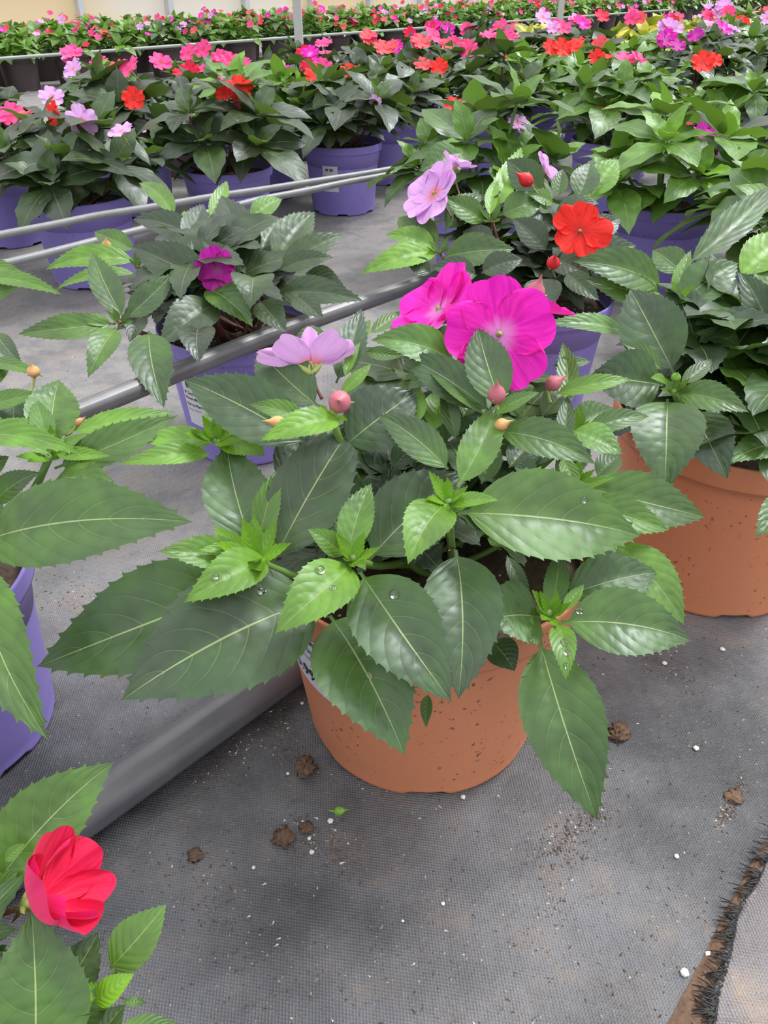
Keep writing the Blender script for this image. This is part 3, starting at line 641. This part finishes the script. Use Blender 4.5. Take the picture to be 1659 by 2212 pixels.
# ============================================================ CENTRE LEFT PURPLE POT
Cp = Plant('potted_impatiens', 'purple pot of dark impatiens with one hidden magenta bloom, behind the thick raised pipe', (-.178, .9), .2, .1625, M_PURP, M_STEMR, M_LEAFD, seed=7, col_h=.018)
lf = Cp.leaf
lf(535,605,86, 478,422,92, 98, .05, .06, .85); lf(590,572,87, 680,458,92, 76, .3, .08, .7); lf(600,577,86, 742,505,88, 56, .35, .12, .6)
lf(600,585,85, 722,556,85, 42, .25, .14, .6); lf(598,636,85, 786,650,82, 62, .2, .16, .6); lf(462,616,84, 284,532,84, 88, .14, .10, .7)
lf(432,516,90, 286,474,92, 54, .05, .1, .6); lf(522,605,83, 436,518,83, 48, .2, .08, .7); lf(545,602,82, 540,668,78, 92, .4, .3, .6)
lf(468,655,83, 342,748,78, 88, .24, .16, .55); lf(442,622,83, 546,706,79, 66, .2, .1, .5, m=M_LEAF); lf(432,705,80, 430,785,75.5, 80, .02, .16, .6)
lf(268,690,80, 200,545,83, 64, .2, .06, .75, m=M_LEAF); lf(270,690,80, 374,590,82, 60, .18, .08, .7, m=M_LEAF); lf(250,700,79.5, 38,722,77, 56, .35, .12, .6, m=M_LEAF)
lf(250,708,79, 190,816,74.5, 62, .4, .14, .55, m=M_LEAF); lf(240,698,79.5, 164,690,78, 26, .6, .08, .5, m=M_LEAF); lf(322,715,79, 355,882,74, 94, .12, .1, .6, m=M_LEAF)
lf(300,566,88, 97,583,86, 48, .55, .16, .45, m=M_LEAF); lf(300,592,86, 120,626,84, 26, .6, .14, .4, m=M_LEAF); lf(290,540,90, 203,500,91, 44, .4, .1, .6, m=M_LEAF)
lf(310,600,85, 345,660,82, 50, .1, .1, .6); lf(410,540,88, 440,440,92, 60, .1, .05, .8); lf(560,560,88, 610,470,92, 54, .4, .05, .7)
lf(640,640,83, 700,690,80, 50, .2, .1, .6); lf(560,650,82, 620,720,79, 60, .15, .1, .6); lf(660,590,88, 745,620,86, 50, .2, .1, .6); lf(300,680,82, 280,740,79, 50, .1, .1, .6)
lf(400,520,91, 398,455,93, 40, .6, .05, .7, m=M_LEAFG); lf(540,480,94, 610,430,97, 44, .5, .1, .6, m=M_LEAFG); lf(450,470,94, 490,390,98, 34, .6, .05, .7, m=M_LEAFG)
lf(380,470,95, 300,395,100, 40, .5, .1, .5, m=M_LEAF)
Cp.tuft(256,695,79.5, 6, .022); Cp.tuft(295,575,87, 4, .02)
Cp.flower(470,580,82,48,(-.15,-.8,.3),'purple',.4,.2,None,(520,625,84), label='magenta bloom half hidden by leaves'); Cp.bud(230,531,89,11,(.2,-.2,1),M_BUDO,2.4,(255,555,89)); 
Cp.filler(16, .085, .175, .255, .075, .12, cy=.01); Cp.done()
angC = math.atan2(-.82, -.50)
pot_label(Cp.root, Cp.rb, Cp.r1, Cp.hh, angC, .048, .122, .052, [('BELL', .011, -.016, .106, True), ('8" SunPatiens', .0056, -.021, .096, True), ('Flower Mix', .0050, -.021, .089, True), ('Sun to Part Sun', .0056, -.021, .080, True), ('Zone: 10-11', .0046, -.021, .073, False)], Cp.pos)

# ============================================================ CENTRE RIGHT PURPLE POT
Q = Plant('potted_impatiens', 'purple pot mixing open lilac and orange-red blooms, behind the large magenta blooms', (.205, 1.0), .2, .1625, M_PURP, M_STEMR, M_LEAFD, seed=12, col_h=.018)
lf = Q.leaf
lf(1050,480,97, 960,425,96, 52, .6, .1, .6, m=M_LEAF); lf(1052,465,98, 1126,318,104, 48, .8, .06, .7, m=M_LEAFG); lf(1080,466,97, 1172,428,98, 62, .25, .1, .6, m=M_LEAF)
lf(1058,470,96.5, 1075,385,100, 28, .7, .05, .7, m=M_LEAFG); lf(945,540,97, 832,508,97, 48, .8, .1, .5, m=M_LEAFG); lf(948,545,96, 778,592,93, 52, .8, .14, .5, m=M_LEAFG)
lf(950,532,97, 872,468,100, 64, .3, .08, .7, m=M_LEAF); lf(955,556,95, 1112,538,93, 72, .28, .16, .6, m=M_LEAF); lf(1030,596,92, 930,578,91, 52, .1, .1, .6); lf(1040,590,92, 1130,560,92, 54, .1, .1, .6)
lf(1276,430,100, 1336,344,102, 62, .75, .06, .8, m=M_LEAFG); lf(1246,432,99, 1275,350,101, 62, .15, .06, .8, m=M_LEAF); lf(1172,420,99, 1094,345,100, 74, .08, .08, .8, m=M_LEAF)
lf(1180,540,95, 1108,472,96, 60, .15, .1, .7); lf(1190,560,94, 1275,600,92, 60, .2, .1, .6); lf(1170,600,92, 1170,690,88, 80, .1, .1, .7); lf(1225,590,92, 1295,650,89, 50, .15, .1, .6)
lf(1205,425,99, 1215,365,100, 36, .3, .05, .8, m=M_LEAF); lf(1200,460,98, 1295,440,97, 36, .2, .14, .4); lf(1195,440,98, 1140,420,97, 34, .4, .1, .5, m=M_LEAF)
lf(1230,560,95, 1375,530,96, 70, .1, .1, .6); lf(1240,520,97, 1340,470,99, 60, .1, .1, .7); lf(960,500,98, 1040,420,101, 60, .2, .1, .7, m=M_LEAF); lf(930,590,94, 880,560,94, 40, .15, .1, .6)
lf(1150,520,96, 1190,460,98, 44, .1, .1, .7); lf(900,500,99, 860,470,100, 40, .5, .1, .6, m=M_LEAF); lf(1060,540,95, 1000,500,97, 60, .1, .1, .7); lf(1000,330,108, 905,370,106, 70, .2, .1, .6, m=M_LEAF)
Q.tuft(1062,475,96.5, 6, .022); Q.tuft(950,545,96, 5, .022)
Q.flower(940,420,97,72,(-.62,-.35,.6),'lilac',.3,.22,[(1.57,.8,1.,.2),(.3,.7,.9,.2),(2.8,.75,1.,.2),(4.,.7,1.,.2),(5.2,.7,1.1,.1)],(975,470,97.5), label='large lilac bloom on the left'); Q.flower(985,362,101,40,(.4,.1,.9),'lilac',.3,.4,None,(1000,440,99))
Q.flower(1252,500,88,64,(-.05,-.85,.45),'red',.2,.08,[(1.2,.7,.95,.1),(2.3,.6,1.02,.15),(3.6,.7,.9,.1),(4.9,.6,.9,.05),(6.0,.62,1.1,.05)],(1235,560,95), label='open orange-red bloom'); Q.flower(1178,372,102,44,(.7,-.2,.5),'lilac',.3,.2,None,(1190,430,100))
Q.bud(1136,388,96,15,(-.8,-.2,.5),M_BUDR,2.6,(1180,440,98)); Q.bud(1220,450,97,10,(0,-.5,1),M_BUDR,2,(1210,470,98)); Q.bud(1195,568,88,15,(0,-.5,.8),M_BUDR,2.2,(1200,600,93))
Q.filler(18, .10, .175, .235, .075, .08, cy=.03); Q.done()

# ============================================================ PLANTS FARTHER BACK (grown by rule, each with its own blooms)
bgcache = {}
def foliage_mesh(kind, seed, far):
    key = (kind, seed, far)
    if key in bgcache: return bgcache[key]
    r = np.random.default_rng(100+seed); mb = MB()
    class X: pass
    nl, half, teeth = (5, 1, 0) if far else (14, 2, 8)
    young = {'dark': .1, 'grey': .02, 'green': .45, 'mix': .25, 'yellow': .3}[kind]
    shoots = 9
    for i in range(6):
        a = i*1.047+r.random()*.4; c = np.array([.062*math.cos(a), .062*math.sin(a), .185+.02*r.random()])
        for j in range(4):
            b = a+(j-1.5)*.62+r.normal()*.1; l = .10*(.8+.4*r.random()); T = c+np.array([math.cos(b)*l, math.sin(b)*l, -.018-.03*r.random()+.04*(j%2)])
            v, f, uv = leaf_geo(c, T, UP, l*.5, .16, nl, half, teeth, .0018, .15, 0, .002, 0, 0, .08)
            mb.add(v, f, uv, (young*.8, r.random(), 0))
    for i in range(shoots):
        a = i*2.4+r.random()*.5; q = .03+.10*math.sqrt((i+.5)/shoots); z = .285-.10*((i+.5)/shoots)+r.normal()*.015
        c = np.array([q*math.cos(a), q*math.sin(a), z]); ax = UP+np.array([math.cos(a), math.sin(a), 0])*(.2+q*4)
        mb.add(*tube_geo(bez(np.array([c[0]*.2, c[1]*.2, .14]), c, (c[0]*.2, c[1]*.2, 0), 4), .003, 5), mi=1)
        x, y, z_ = frame(ax); rot = r.random()*6
        for ring, (n, L, el, yy) in enumerate(((5, .112, .15, 0), (3, .07, .8, .4))):
            for j in range(n):
                b = rot+ring*.6+2*math.pi*j/n+r.normal()*.15; e = el+r.normal()*.18
                d = (x*math.cos(b)+y*math.sin(b))*math.cos(e)+z_*math.sin(e); l = L*(.8+.4*r.random()); T = c+d*l; T[2] -= .12*l*(1-ring)
                wd = l*(.62 if kind == 'grey' else .5)*(.85+.3*r.random())
                v, f, uv = leaf_geo(c, T, z_*.6+UP*.5, wd, .12, nl, half, teeth, .0018, .15, 0, .002, r.normal()*.3, 0, .08)
                y_ = young+(1 if (kind == 'yellow' and r.random() < .6) else yy*(0 if kind == 'grey' else 1))
                mb.add(v, f, uv, (min(1, max(0, y_+r.normal()*.08)), r.random(), 0))
    lm = {'dark': M_LEAFD, 'grey': M_LEAFD, 'green': M_LEAFG, 'mix': M_LEAF, 'yellow': M_LEAFY}[kind]
    me = mb.mesh('foliage', [lm, M_STEMR if kind in ('dark', 'grey') else M_STEM]); bgcache[key] = me; return me
def fl_mesh(col, far):
    key = ('fl', col, far)
    if key in bgcache: return bgcache[key]
    mb = MB(); Z = np.zeros(3)
    for i in range(5):
        v, f, uv = petal_geo(Z, UP, .031, 1.57+i*1.2566, .72, .12, .0004*i, 4 if far else 7, 5 if far else 9, .1, .06, i*1.7); mb.add(v, f, uv)
    mb.add(*tube_geo([(0, 0, 0), (0, 0, -.012), (.004, 0, -.035)], [.003, .002, .001], 5), mi=1)
    me = mb.mesh('flower', [PM[col], M_SEPAL]); bgcache[key] = me; return me
def pot_mesh(m):
    key = ('pot', m.name)
    if key in bgcache: return bgcache[key]
    if m is M_BROWN: mb, _, _ = pot_shape(.235, .175, .02, m, False)
    else: mb, _, _ = pot_shape(.2, .1625, .018, m)
    me = mb.mesh('pot', m); bgcache[key] = me; return me
soilme = soil_mb(.2, .1625).mesh('soil', M_SOIL)
def tag_mesh():
    mb = MB(); rb, r1, hh = .079, .094, .1445
    if True:
        nx, nz = 8, 4; q = [(-.02+.04*j/(nx-1), .06+.06*i/(nz-1)) for i in range(nz) for j in range(nx)]
        mb.add(curve_on_pot(q, rb, r1, hh, 0, .0008), grid_faces(nz, nx)); mb.add(curve_on_pot(q, rb, r1, hh, 0, -.0002), [k[::-1] for k in grid_faces(nz, nx)])
        for (x0, x1, z0, z1) in ((-.012, .008, .108, .114), (-.016, .015, .096, .0985), (-.016, -.006, .09, .0925), (-.016, 0, .08, .083), (.006, .016, .08, .083), (-.014, -.002, .072, .0745)):
            mb.add(curve_on_pot([(x0, z0), (x1, z0), (x1, z1), (x0, z1)], rb, r1, hh, 0, .0013), [(0, 1, 2, 3)], mi=1)
    return mb.mesh('label', [M_LABEL, M_INKG])
tagme = tag_mesh()
def bgplant(pos, kind, seed, potm, flowers, label, group=None, rot=0., scale=1., tagang=None, far=False, name='potted_impatiens'):
    t = thing(name, label, 'potted plant', (pos[0], pos[1], 0), group)
    po = link('pot', pot_mesh(potm), t)
    if potm is M_BROWN: po.scale = (.86, .86, .86)
    if not far:
        so = link('soil', soilme, t)
        if potm is M_BROWN: so.scale = (.98, .98, .9)
    f = link('foliage', foliage_mesh(kind, seed, far), t); f.rotation_euler = (0, 0, rot); f.scale = (scale, scale, 1 if scale > 1 else scale)
    if tagang is not None: g = link('label', tagme, t); g.rotation_euler = (0, 0, tagang)
    for (col, p, n, sc) in flowers:
        o = link('flower', fl_mesh(col, far), t); o.location = p-np.array([pos[0], pos[1], 0]) if isinstance(p, np.ndarray) else p
        o.rotation_euler = Vector(n).to_track_quat('Z', 'Y').to_euler(); o.scale = (sc, sc, sc)
    return t
def FH(px, py, d, col, n=(0, -.6, .7), sc=1.): return (col, PD(px, py, d), n, sc)
near = [
 ((-.585, 1.545), 'dark', 1, M_PURP, [FH(176,262,1.36,'lilac',(.5,-.7,.4),.95), FH(262,284,1.33,'lilac',(-.2,-.3,.9),.8), FH(118,245,1.40,'red',(-.6,-.7,.2),.75), FH(48,246,1.48,'coral',(0,0,1),.7)], 'purple pot of dark impatiens with two lilac blooms, nearest the left drip tubes', None),
 ((-.345, 1.80), 'dark', 2, M_PURP, [FH(288,213,1.62,'red',(.2,-.8,.4),.8), FH(516,193,1.60,'red',(.1,-.7,.6),1.), FH(483,203,1.58,'red',(0,-.6,.7),.6), FH(511,230,1.66,'pink',(0,-.6,.7),.4)], 'purple pot of bushy dark impatiens with orange-red blooms, between two purple pots', None),
 ((-.105, 2.09), 'dark', 3, M_PURP, [FH(734,226,1.78,'lilac',(-.2,-.8,.5),.8), FH(810,222,1.78,'lilac',(.5,-.7,.4),.6), FH(682,162,1.95,'red',(0,-.6,.8),1.), FH(753,154,1.95,'red',(0,-.6,.8),.8)], 'purple pot with a printed label and two small lilac blooms, above the drip tubes', math.atan2(-.93,-.30)),
 ((-.33, 2.23), 'green', 4, M_PURP, [FH(596,174,2.1,'red',(0,-.5,.9),.9), FH(636,184,2.1,'red',(0,-.5,.9),.6)], 'bright green impatiens in a purple pot half hidden behind the labelled purple pot', None),
 ((.575, 2.12), 'mix', 5, M_PURP, [FH(1301,231,1.98,'red',(-.1,-.85,.4),1.12), FH(1368,208,2.02,'red',(.4,-.6,.5),.8), FH(1290,262,1.95,'red',(-.3,-.8,-.2),.6)], 'shaded purple pot of green impatiens with bright red blooms, right of centre', math.atan2(-.85,.35)),
 ((.19, 1.60), 'mix', 6, M_PURP, [FH(1012,257,1.5,'lilac',(.3,-.7,.5),1.1), FH(1118,266,1.5,'lilac',(.2,-.5,.7),.7), FH(978,226,1.56,'red',(0,-.5,.9),.7)], 'green impatiens with a nodding lilac bloom, behind the lilac and red plant', None),
 ((.62, 1.14), 'mix', 1, M_PURP, [FH(1601,462,1.1,'lilac',(0,0,1),.7)], 'tall green impatiens at the right edge behind the second terracotta pot', None),
 ((.52, 1.50), 'green', 2, M_PURP, [FH(1515,295,1.52,'purple',(-.2,-.6,.6),1.), FH(1553,306,1.48,'purple',(.2,-.7,.6),1.25), FH(1474,266,1.56,'coral',(-.6,-.6,.3),.8), FH(1608,300,1.52,'purple',(.6,-.5,.5),.5)], 'impatiens with a cluster of purple-magenta blooms near the right edge', None),
 ((.88, 1.62), 'dark', 3, M_PURP, [], 'dark leafy impatiens filling the right edge below the purple-magenta blooms', None),
 ((.93, 1.28), 'mix', 4, M_PURP, [], 'impatiens half outside the right edge', None),
 ((.86, 2.10), 'mix', 1, M_PURP, [FH(1518,135,2.1,'red',(-.1,-.7,.6),1.1), FH(1543,130,2.12,'red',(.2,-.6,.6),.8), FH(1592,172,2.0,'purple',(0,-.6,.6),.5)], 'impatiens with crowded red blooms behind the purple-magenta cluster', None),
 ((-.90, 1.30), 'mix', 5, M_PURP, [], 'purple potted impatiens cut off at the left edge beside the drip tubes', None),
 ((.32, 2.50), 'dark', 6, M_PURP, [FH(948,145,2.3,'red',(-.1,-.7,.6),.95), FH(912,140,2.35,'coral',(0,-.6,.7),.9), FH(1098,124,2.5,'red',(0,-.6,.7),.5)], 'dark impatiens with two orange-red blooms right of the steel post', None),
 ((.02, 2.42), 'dark', 1, M_PURP, [FH(700,60+80,2.5,'coral',(0,-.6,.7),.6)], 'dark impatiens behind the labelled purple pot', None),
]
for i, (p, kd, sd, pm, fl, lab, ta) in enumerate(near):
    bgplant(p, kd, sd, pm, fl, lab, rot=i*1.1, scale=1.05, tagang=ta)
rr = random.Random(11); cnt = 0
used = [np.array(n[0]) for n in near]+[np.array((.205, 1.0))]
def place(u, w, far_lim=10.5):
    global cnt
    u += rr.uniform(-.04, .04); w += rr.uniform(-.03, .03)
    p = U_*u+W_*w
    if p[1] < 1.2 or p[1] > far_lim: return
    x, y, d = proj(np.array([p[0], p[1], .25]))
    if d < .5 or x < -110*2/d-30 or x > 1690+220*2/d or y < -62: return
    if min(np.linalg.norm(p-q) for q in used) < (.22 if w > 4 else .25): return
    used.append(p)
    brown = w > 4.1
    a = rr.random(); far = d > 2.7
    if brown:
        kd = 'green' if a < .75 else 'mix'; cols = ['pink', 'magenta', 'coral', 'crimson', 'lilac', 'pink']; nf = rr.randint(6, 11); pm = M_BROWN
        grp = 'brown potted impatiens along the rear wall'; lab = 'brown pot of green impatiens dotted with mixed pink blooms, rows by the rear wall'
    elif w > 1.7 and w <= 4.1:
        kd = 'grey' if a < .6 else ('mix' if a < .85 else 'dark'); pm = M_BROWN if w > 2 and u < 4 else M_PURP
        if 3 < u < 7 and a > .68: kd = 'yellow'
        if u < 4: cols = [['pink', 'pink', 'coral'], ['pink', 'lilac'], ['magenta', 'pink', 'crimson']][rr.randrange(3)]
        else: cols = [['pink'], ['lilac'], ['coral', 'pink']][rr.randrange(3)]
        nf = rr.randint(3, 6)
        if kd == 'yellow': grp = 'yellow leaved plants among the pink impatiens'; lab = 'plant with yellow-edged leaves among pink impatiens before the rear rows'
        else: grp = 'grey leaved impatiens in the middle of the field'; lab = 'grey-green leaved impatiens with a few pink blooms in front of the brown pots'
    else:
        kd = ['dark', 'mix', 'green', 'mix'][rr.randrange(4)]; pm = M_PURP
        cols = [['red', 'coral'], ['lilac'], ['purple', 'magenta'], ['pink'], ['red']][rr.randrange(5)]; nf = rr.randint(1, 5)
        grp = 'purple potted impatiens in the field with '+cols[0]+' blooms'; lab = {'red': 'impatiens with orange-red blooms in the crowded purple-pot rows', 'lilac': 'impatiens with pale lilac blooms in the crowded purple-pot rows', 'purple': 'impatiens with purple-magenta blooms in the crowded purple-pot rows', 'pink': 'impatiens with hot pink blooms in the crowded purple-pot rows'}[cols[0]]
    sc = rr.uniform(.92, 1.08)*(.9 if w > 2 else 1)
    fl = []
    for k in range(nf):
        b = rr.random()*6.28; q = .16*math.sqrt(rr.random()); z = (.325+.04*rr.random()-q*(.35 if not brown else .6)-(.06*rr.random() if brown else 0))*sc+.01
        if not brown and rr.random() < .5 and k: b, q, z = pb+.25, pq, pz
        pb, pq, pz = b, q, z
        fl.append((cols[rr.randrange(len(cols))], (q*math.cos(b), q*math.sin(b), z), (rr.uniform(-.4, .4), rr.uniform(-.9, -.1), .6), rr.uniform(.6, .85) if brown else rr.uniform(.85, 1.15)))
    if brown: sc = .84
    bgplant(p, kd, rr.randrange(1, 7), pm, fl, lab, grp, rr.random()*6.28, sc, math.atan2(-p[1]+.3, -p[0]) if (brown and rr.random() < .5) else None, far, 'potted_foliage_plant' if kd == 'yellow' else 'potted_impatiens')
    cnt += 1
for w, st_ in ((1.84, .36), (2.12, .36), (2.40, .40)):
    for i in range(60): place(-.7+i*st_, w, 12 if w < 2.3 else 4.5)
for w in (4.40, 4.70, 5.0):
    for i in range(56): place(-.2+i*.28, w, 13)
for w in (1.5, 1.15, .8, .45, .1, -.25, -.6, -.95, -1.3):
    for i in range(30): place((2.35 if w > 1.2 else 1.95)+i*.39, w, 6.5)
print('background plants', cnt)

# ------------------------------------------------------------ pipes, tubes and posts
def pipe(name, pts, r, m, label, cat='pipe', ribs=0, group=None):
    pts = [np.asarray(p, float) for p in pts]; P = []
    for i in range(len(pts)-1):
        for k in range(10): P.append(pts[i]*(1-k/10)+pts[i+1]*k/10)
    P.append(pts[-1]); P = np.array(P)
    n = 36; tg = nrm(P[-1]-P[0]); s = nrm(np.cross(tg, UP)); q = np.cross(s, tg); V = []
    for i, p in enumerate(P):
        sag = .0003*math.sin(i*.7)
        for a in np.linspace(0, 2*math.pi, n, endpoint=False):
            rr_ = r*(1-.05*(ribs and (int(a/(2*math.pi)*n) % 6 == 0)))
            V.append(p+np.array([0, 0, sag*(ribs == 0)])+rr_*(math.cos(a)*s+math.sin(a)*q))
    f = [(i*n+j, i*n+(j+1) % n, (i+1)*n+(j+1) % n, (i+1)*n+j) for i in range(len(P)-1) for j in range(n)]
    f += [tuple(range(n))[::-1], tuple((len(P)-1)*n+j for j in range(n))]
    mb = MB(); mb.add(V, f); return tag(mb.build(name, m), label, cat, group)
g0 = PH(196, 1745, .018); g1 = PH(455, 1563, .018); dr = nrm(g1-g0)
pipe('irrigation_pipe', [g0-dr*.12, g0, g1, g0+dr*.44], .0178, M_PIPE, 'thick black irrigation pipe lying on the ground left of the front terracotta pot', ribs=1)
pipe('irrigation_pipe', [PH(60, 935, .178), PH(300, 838, .178), PH(560, 733, .178), PH(780, 655, .178), PH(1050, 560, .178)], .0100, M_PIPE, 'black irrigation pipe raised across the front of the centre left purple pot', ribs=1)
pipe('drip_tube', [PH(-120, 532, .168), PH(200, 468, .168), PH(450, 427, .168), PH(700, 389, .168), PH(900, 357, .168)], .0062, M_DRIP, 'upper of two grey drip tubes crossing the left purple pots')
pipe('drip_tube', [PH(-120, 602, .165), PH(180, 528, .165), PH(560, 432, .165), PH(760, 392, .165), PH(900, 366, .165)], .0062, M_DRIP, 'lower of two grey drip tubes crossing the left purple pots')
pipe('drip_tube', [PH(1130, 302, .182), PH(1215, 282, .182), PH(1385, 255, .182), PH(1590, 215, .182)], .0075, M_DRIP, 'short grey drip tube above the shaded purple pot')
pipe('irrigation_pipe', [uw(-.5, 4.24, .158), uw(3, 4.24, .158), uw(9, 4.24, .158)], .008, M_WPIPE, 'pale pipe along the front of the brown pots')
def post(px, py, wpx, label):
    b = PH(px, py, 0); d = proj(b)[2]; r = wpx*d/F/2; mb = MB()
    t = thing('steel_post', label, 'post', tuple(b), None)
    V = [b+np.array([x*r, y*r, z]) for z in (0, 2.6) for x, y in ((-1, -1), (1, -1), (1, 1), (-1, 1))]
    mb.add(V, [(3, 2, 1, 0), (4, 5, 6, 7), (0, 1, 5, 4), (1, 2, 6, 5), (2, 3, 7, 6), (3, 0, 4, 7)]); mb.build('pole', M_POST, t, False)
    m2 = MB(); V = [b+np.array([x*r*1.9, y*r*1.9, z]) for z in (0, .012) for x, y in ((-1, -1), (1, -1), (1, 1), (-1, 1))]
    m2.add(V, [(3, 2, 1, 0), (4, 5, 6, 7), (0, 1, 5, 4), (1, 2, 6, 5), (2, 3, 7, 6), (3, 0, 4, 7)]); m2.build('base_plate', M_POST, t, False)
post(650, 163, 17, 'thick grey steel post rising left of centre behind the pink blooms')
post(1203, 95, 12, 'grey steel post right of centre in the far rows')
post(66, 85, 9, 'thin grey steel post at the far left by the rear wall')
post(512, 75, 9, 'thin grey steel post between the far left and the thick post')

# ------------------------------------------------------------ things on the ground
def lump(name, px, py, rpx, m, label, cat, seed, group=None, flat=.6, rough=.5):
    c = PH(px, py, 0); d = proj(c)[2]; r = rpx*d/F; g = np.random.default_rng(seed); mb = MB()
    n, k = 18, 11; V = []; f = []
    for i in range(k):
        th = math.pi*i/(k-1)
        for j in range(n):
            a = 2*math.pi*j/n; q = r*(1+rough*(g.random()-.5)*2*(0 < i < k-1))
            V.append(c+np.array([q*math.sin(th)*math.cos(a), q*math.sin(th)*math.sin(a), r*flat*.85+q*flat*math.cos(th)]))
    f = [(i*n+j, (i+1)*n+j, (i+1)*n+(j+1) % n, i*n+(j+1) % n) for i in range(k-1) for j in range(n)]
    mb.add(V, f); return tag(mb.build(name, m), label, cat, group)
lump('soil_clump', 661, 1664, 21, M_CLUMP, 'brown soil clump left of the front terracotta pot base', 'soil clump', 1)
lump('soil_clump', 611, 1812, 20, M_CLUMP, 'brown soil clump with white bits, lowest of the clumps before the pot', 'soil clump', 2, flat=.4)
lump('soil_clump', 661, 1789, 13, M_CLUMP, 'small soil clump just above right of the lowest clump', 'soil clump', 3, flat=.4)
lump('soil_clump', 422, 1848, 15, M_CLUMP, 'flat crumb of soil left of the other clumps, near the crimson bloom', 'soil clump', 4, flat=.25)
lump('soil_clump', 1337, 1588, 20, M_CLUMP, 'brown soil clump right of the hanging leaf of the front plant', 'soil clump', 5, flat=.5)
lump('soil_clump', 1585, 1722, 16, M_CLUMP, 'smear of brown soil near the right edge above the frayed fabric', 'soil clump', 6, flat=.2)
for i, (x, y, r_) in enumerate(((714,1775,6),(654,1777,4),(668,1812,4),(674,1842,5),(622,1672,3.5),(653,1520,4),(1478,2103,9),(1530,2063,7),(1503,1618,6),(1461,1851,5),(1522,2160,6),(1000,1723,5),(1435,1434,5),(1560,1404,5),(957,1953,4),(548,1875,4),(1240,1480,3),(870,1990,3))):
    lump('perlite_granule', x, y, r_, M_PERL, 'tiny white perlite granule on the black woven fabric', 'granule', 50+i, 'perlite granules on the fabric', .6, .2)
c = PH(733, 1756, .004); mb = MB(); mb.add(*bud_geo(c+np.array([0, 0, .0025]), (1, .1, .1), .0085, .0035)); mb.add(*spike_geo(c+np.array([-.003, 0, .002]), np.array([-1, .1, .1]), .006, .001)); mb.add(*bud_geo(c+np.array([.002, 0, .0035]), (.1, .1, 1), .004, .0025))
tag(mb.build('fallen_bud', M_BUDG), 'small fallen green bud on the black fabric in front of the pot', 'bud')
g = np.random.default_rng(77); mb = MB(); mb2 = MB()
tet = np.array([(1, 0, -.5), (-.5, .87, -.5), (-.5, -.87, -.5), (0, 0, 1)]); tf = [(0, 1, 3), (1, 2, 3), (2, 0, 3), (0, 2, 1)]
streaks = [((1180,1990),(1290,1700),60),((1560,1780),(1600,1690),25),((560,1480),(640,1640),40),((1150,1850),(1300,1760),40),((100,1280),(330,1330),60),((420,1700),(560,1600),40),((1330,1350),(1500,1480),50),((620,1780),(760,1860),50),((380,1820),(600,2100),120)]
for k in range(5200):
    if k < 2600:
        a, b_, w_ = streaks[g.integers(len(streaks))]; t = g.random(); px = a[0]+(b_[0]-a[0])*t+g.normal()*w_*.45; py = a[1]+(b_[1]-a[1])*t+g.normal()*w_*.45
    else: px, py = g.uniform(-100, 1759), 2260-1500*g.random()**1.2
    if py < 760: continue
    c = PH(px, py, 0); s_ = .0004+.0009*g.random()**3
    if g.random() < .3: s_ *= .8
    rot = g.random()*6.28; cr, sr = math.cos(rot), math.sin(rot); st = 1+1.5*g.random()
    V = tet*s_*np.array([st, .7, .6]); V = np.stack([V[:, 0]*cr-V[:, 1]*sr, V[:, 0]*sr+V[:, 1]*cr, V[:, 2]+s_*.4], 1)+c
    mb.add(V, tf, mi=int(g.random() < .12))
tag(mb.build('soil_crumbs', [M_CLUMP, M_PERL], None, False), 'fine brown soil crumbs and white bits scattered over the fabric', 'soil crumbs', kind='stuff')

# ------------------------------------------------------------ water droplets resting on the front plant's leaves
md, Nd, Ld, bd_ = mat('water'); bd_.inputs['Transmission Weight'].default_value = 1; bd_.inputs['Roughness'].default_value = .02; bd_.inputs['IOR'].default_value = 1.33; bd_.inputs['Base Color'].default_value = (1, 1, 1, 1)
bpy.context.view_layer.update(); dg = bpy.context.evaluated_depsgraph_get()
for (px, py, r_) in ((795,1461,11),(852,1283,14),(1262,1080,10),(1218,1388,11),(1226,1410,9),(1222,1438,8),(1252,1320,8),(1390,1430,10),(1295,1424,9),(1147,1385,9),(565,1275,12),(690,1232,14),(720,1270,9),(465,1245,9),(975,1185,9)):
    o_ = Vector(CAM); d_ = Vector(nrm(ray(px, py)))
    hit, loc, nor, _, ob, _ = S.ray_cast(dg, o_, d_)
    if not hit or ob.parent is not M.root: continue
    if nor.dot(d_) > 0: nor = -nor
    L_ = np.array(loc); r = r_*proj(L_)[2]/F; x, y, z = frame(nor); V = []; n = 14; k = 6
    for i in range(k+1):
        th = math.pi/2*i/k
        for j in range(n):
            a = 2*math.pi*j/n; V.append(L_+r*math.cos(th)*(math.cos(a)*x+math.sin(a)*y*.8)+z*(r*.42*math.sin(th)+.0001))
    mb = MB(); mb.add(V, [(i*n+j, i*n+(j+1) % n, (i+1)*n+(j+1) % n, (i+1)*n+j) for i in range(k) for j in range(n)]+[tuple(range(n))[::-1]])
    mb.build('water_droplet', md, M.root)
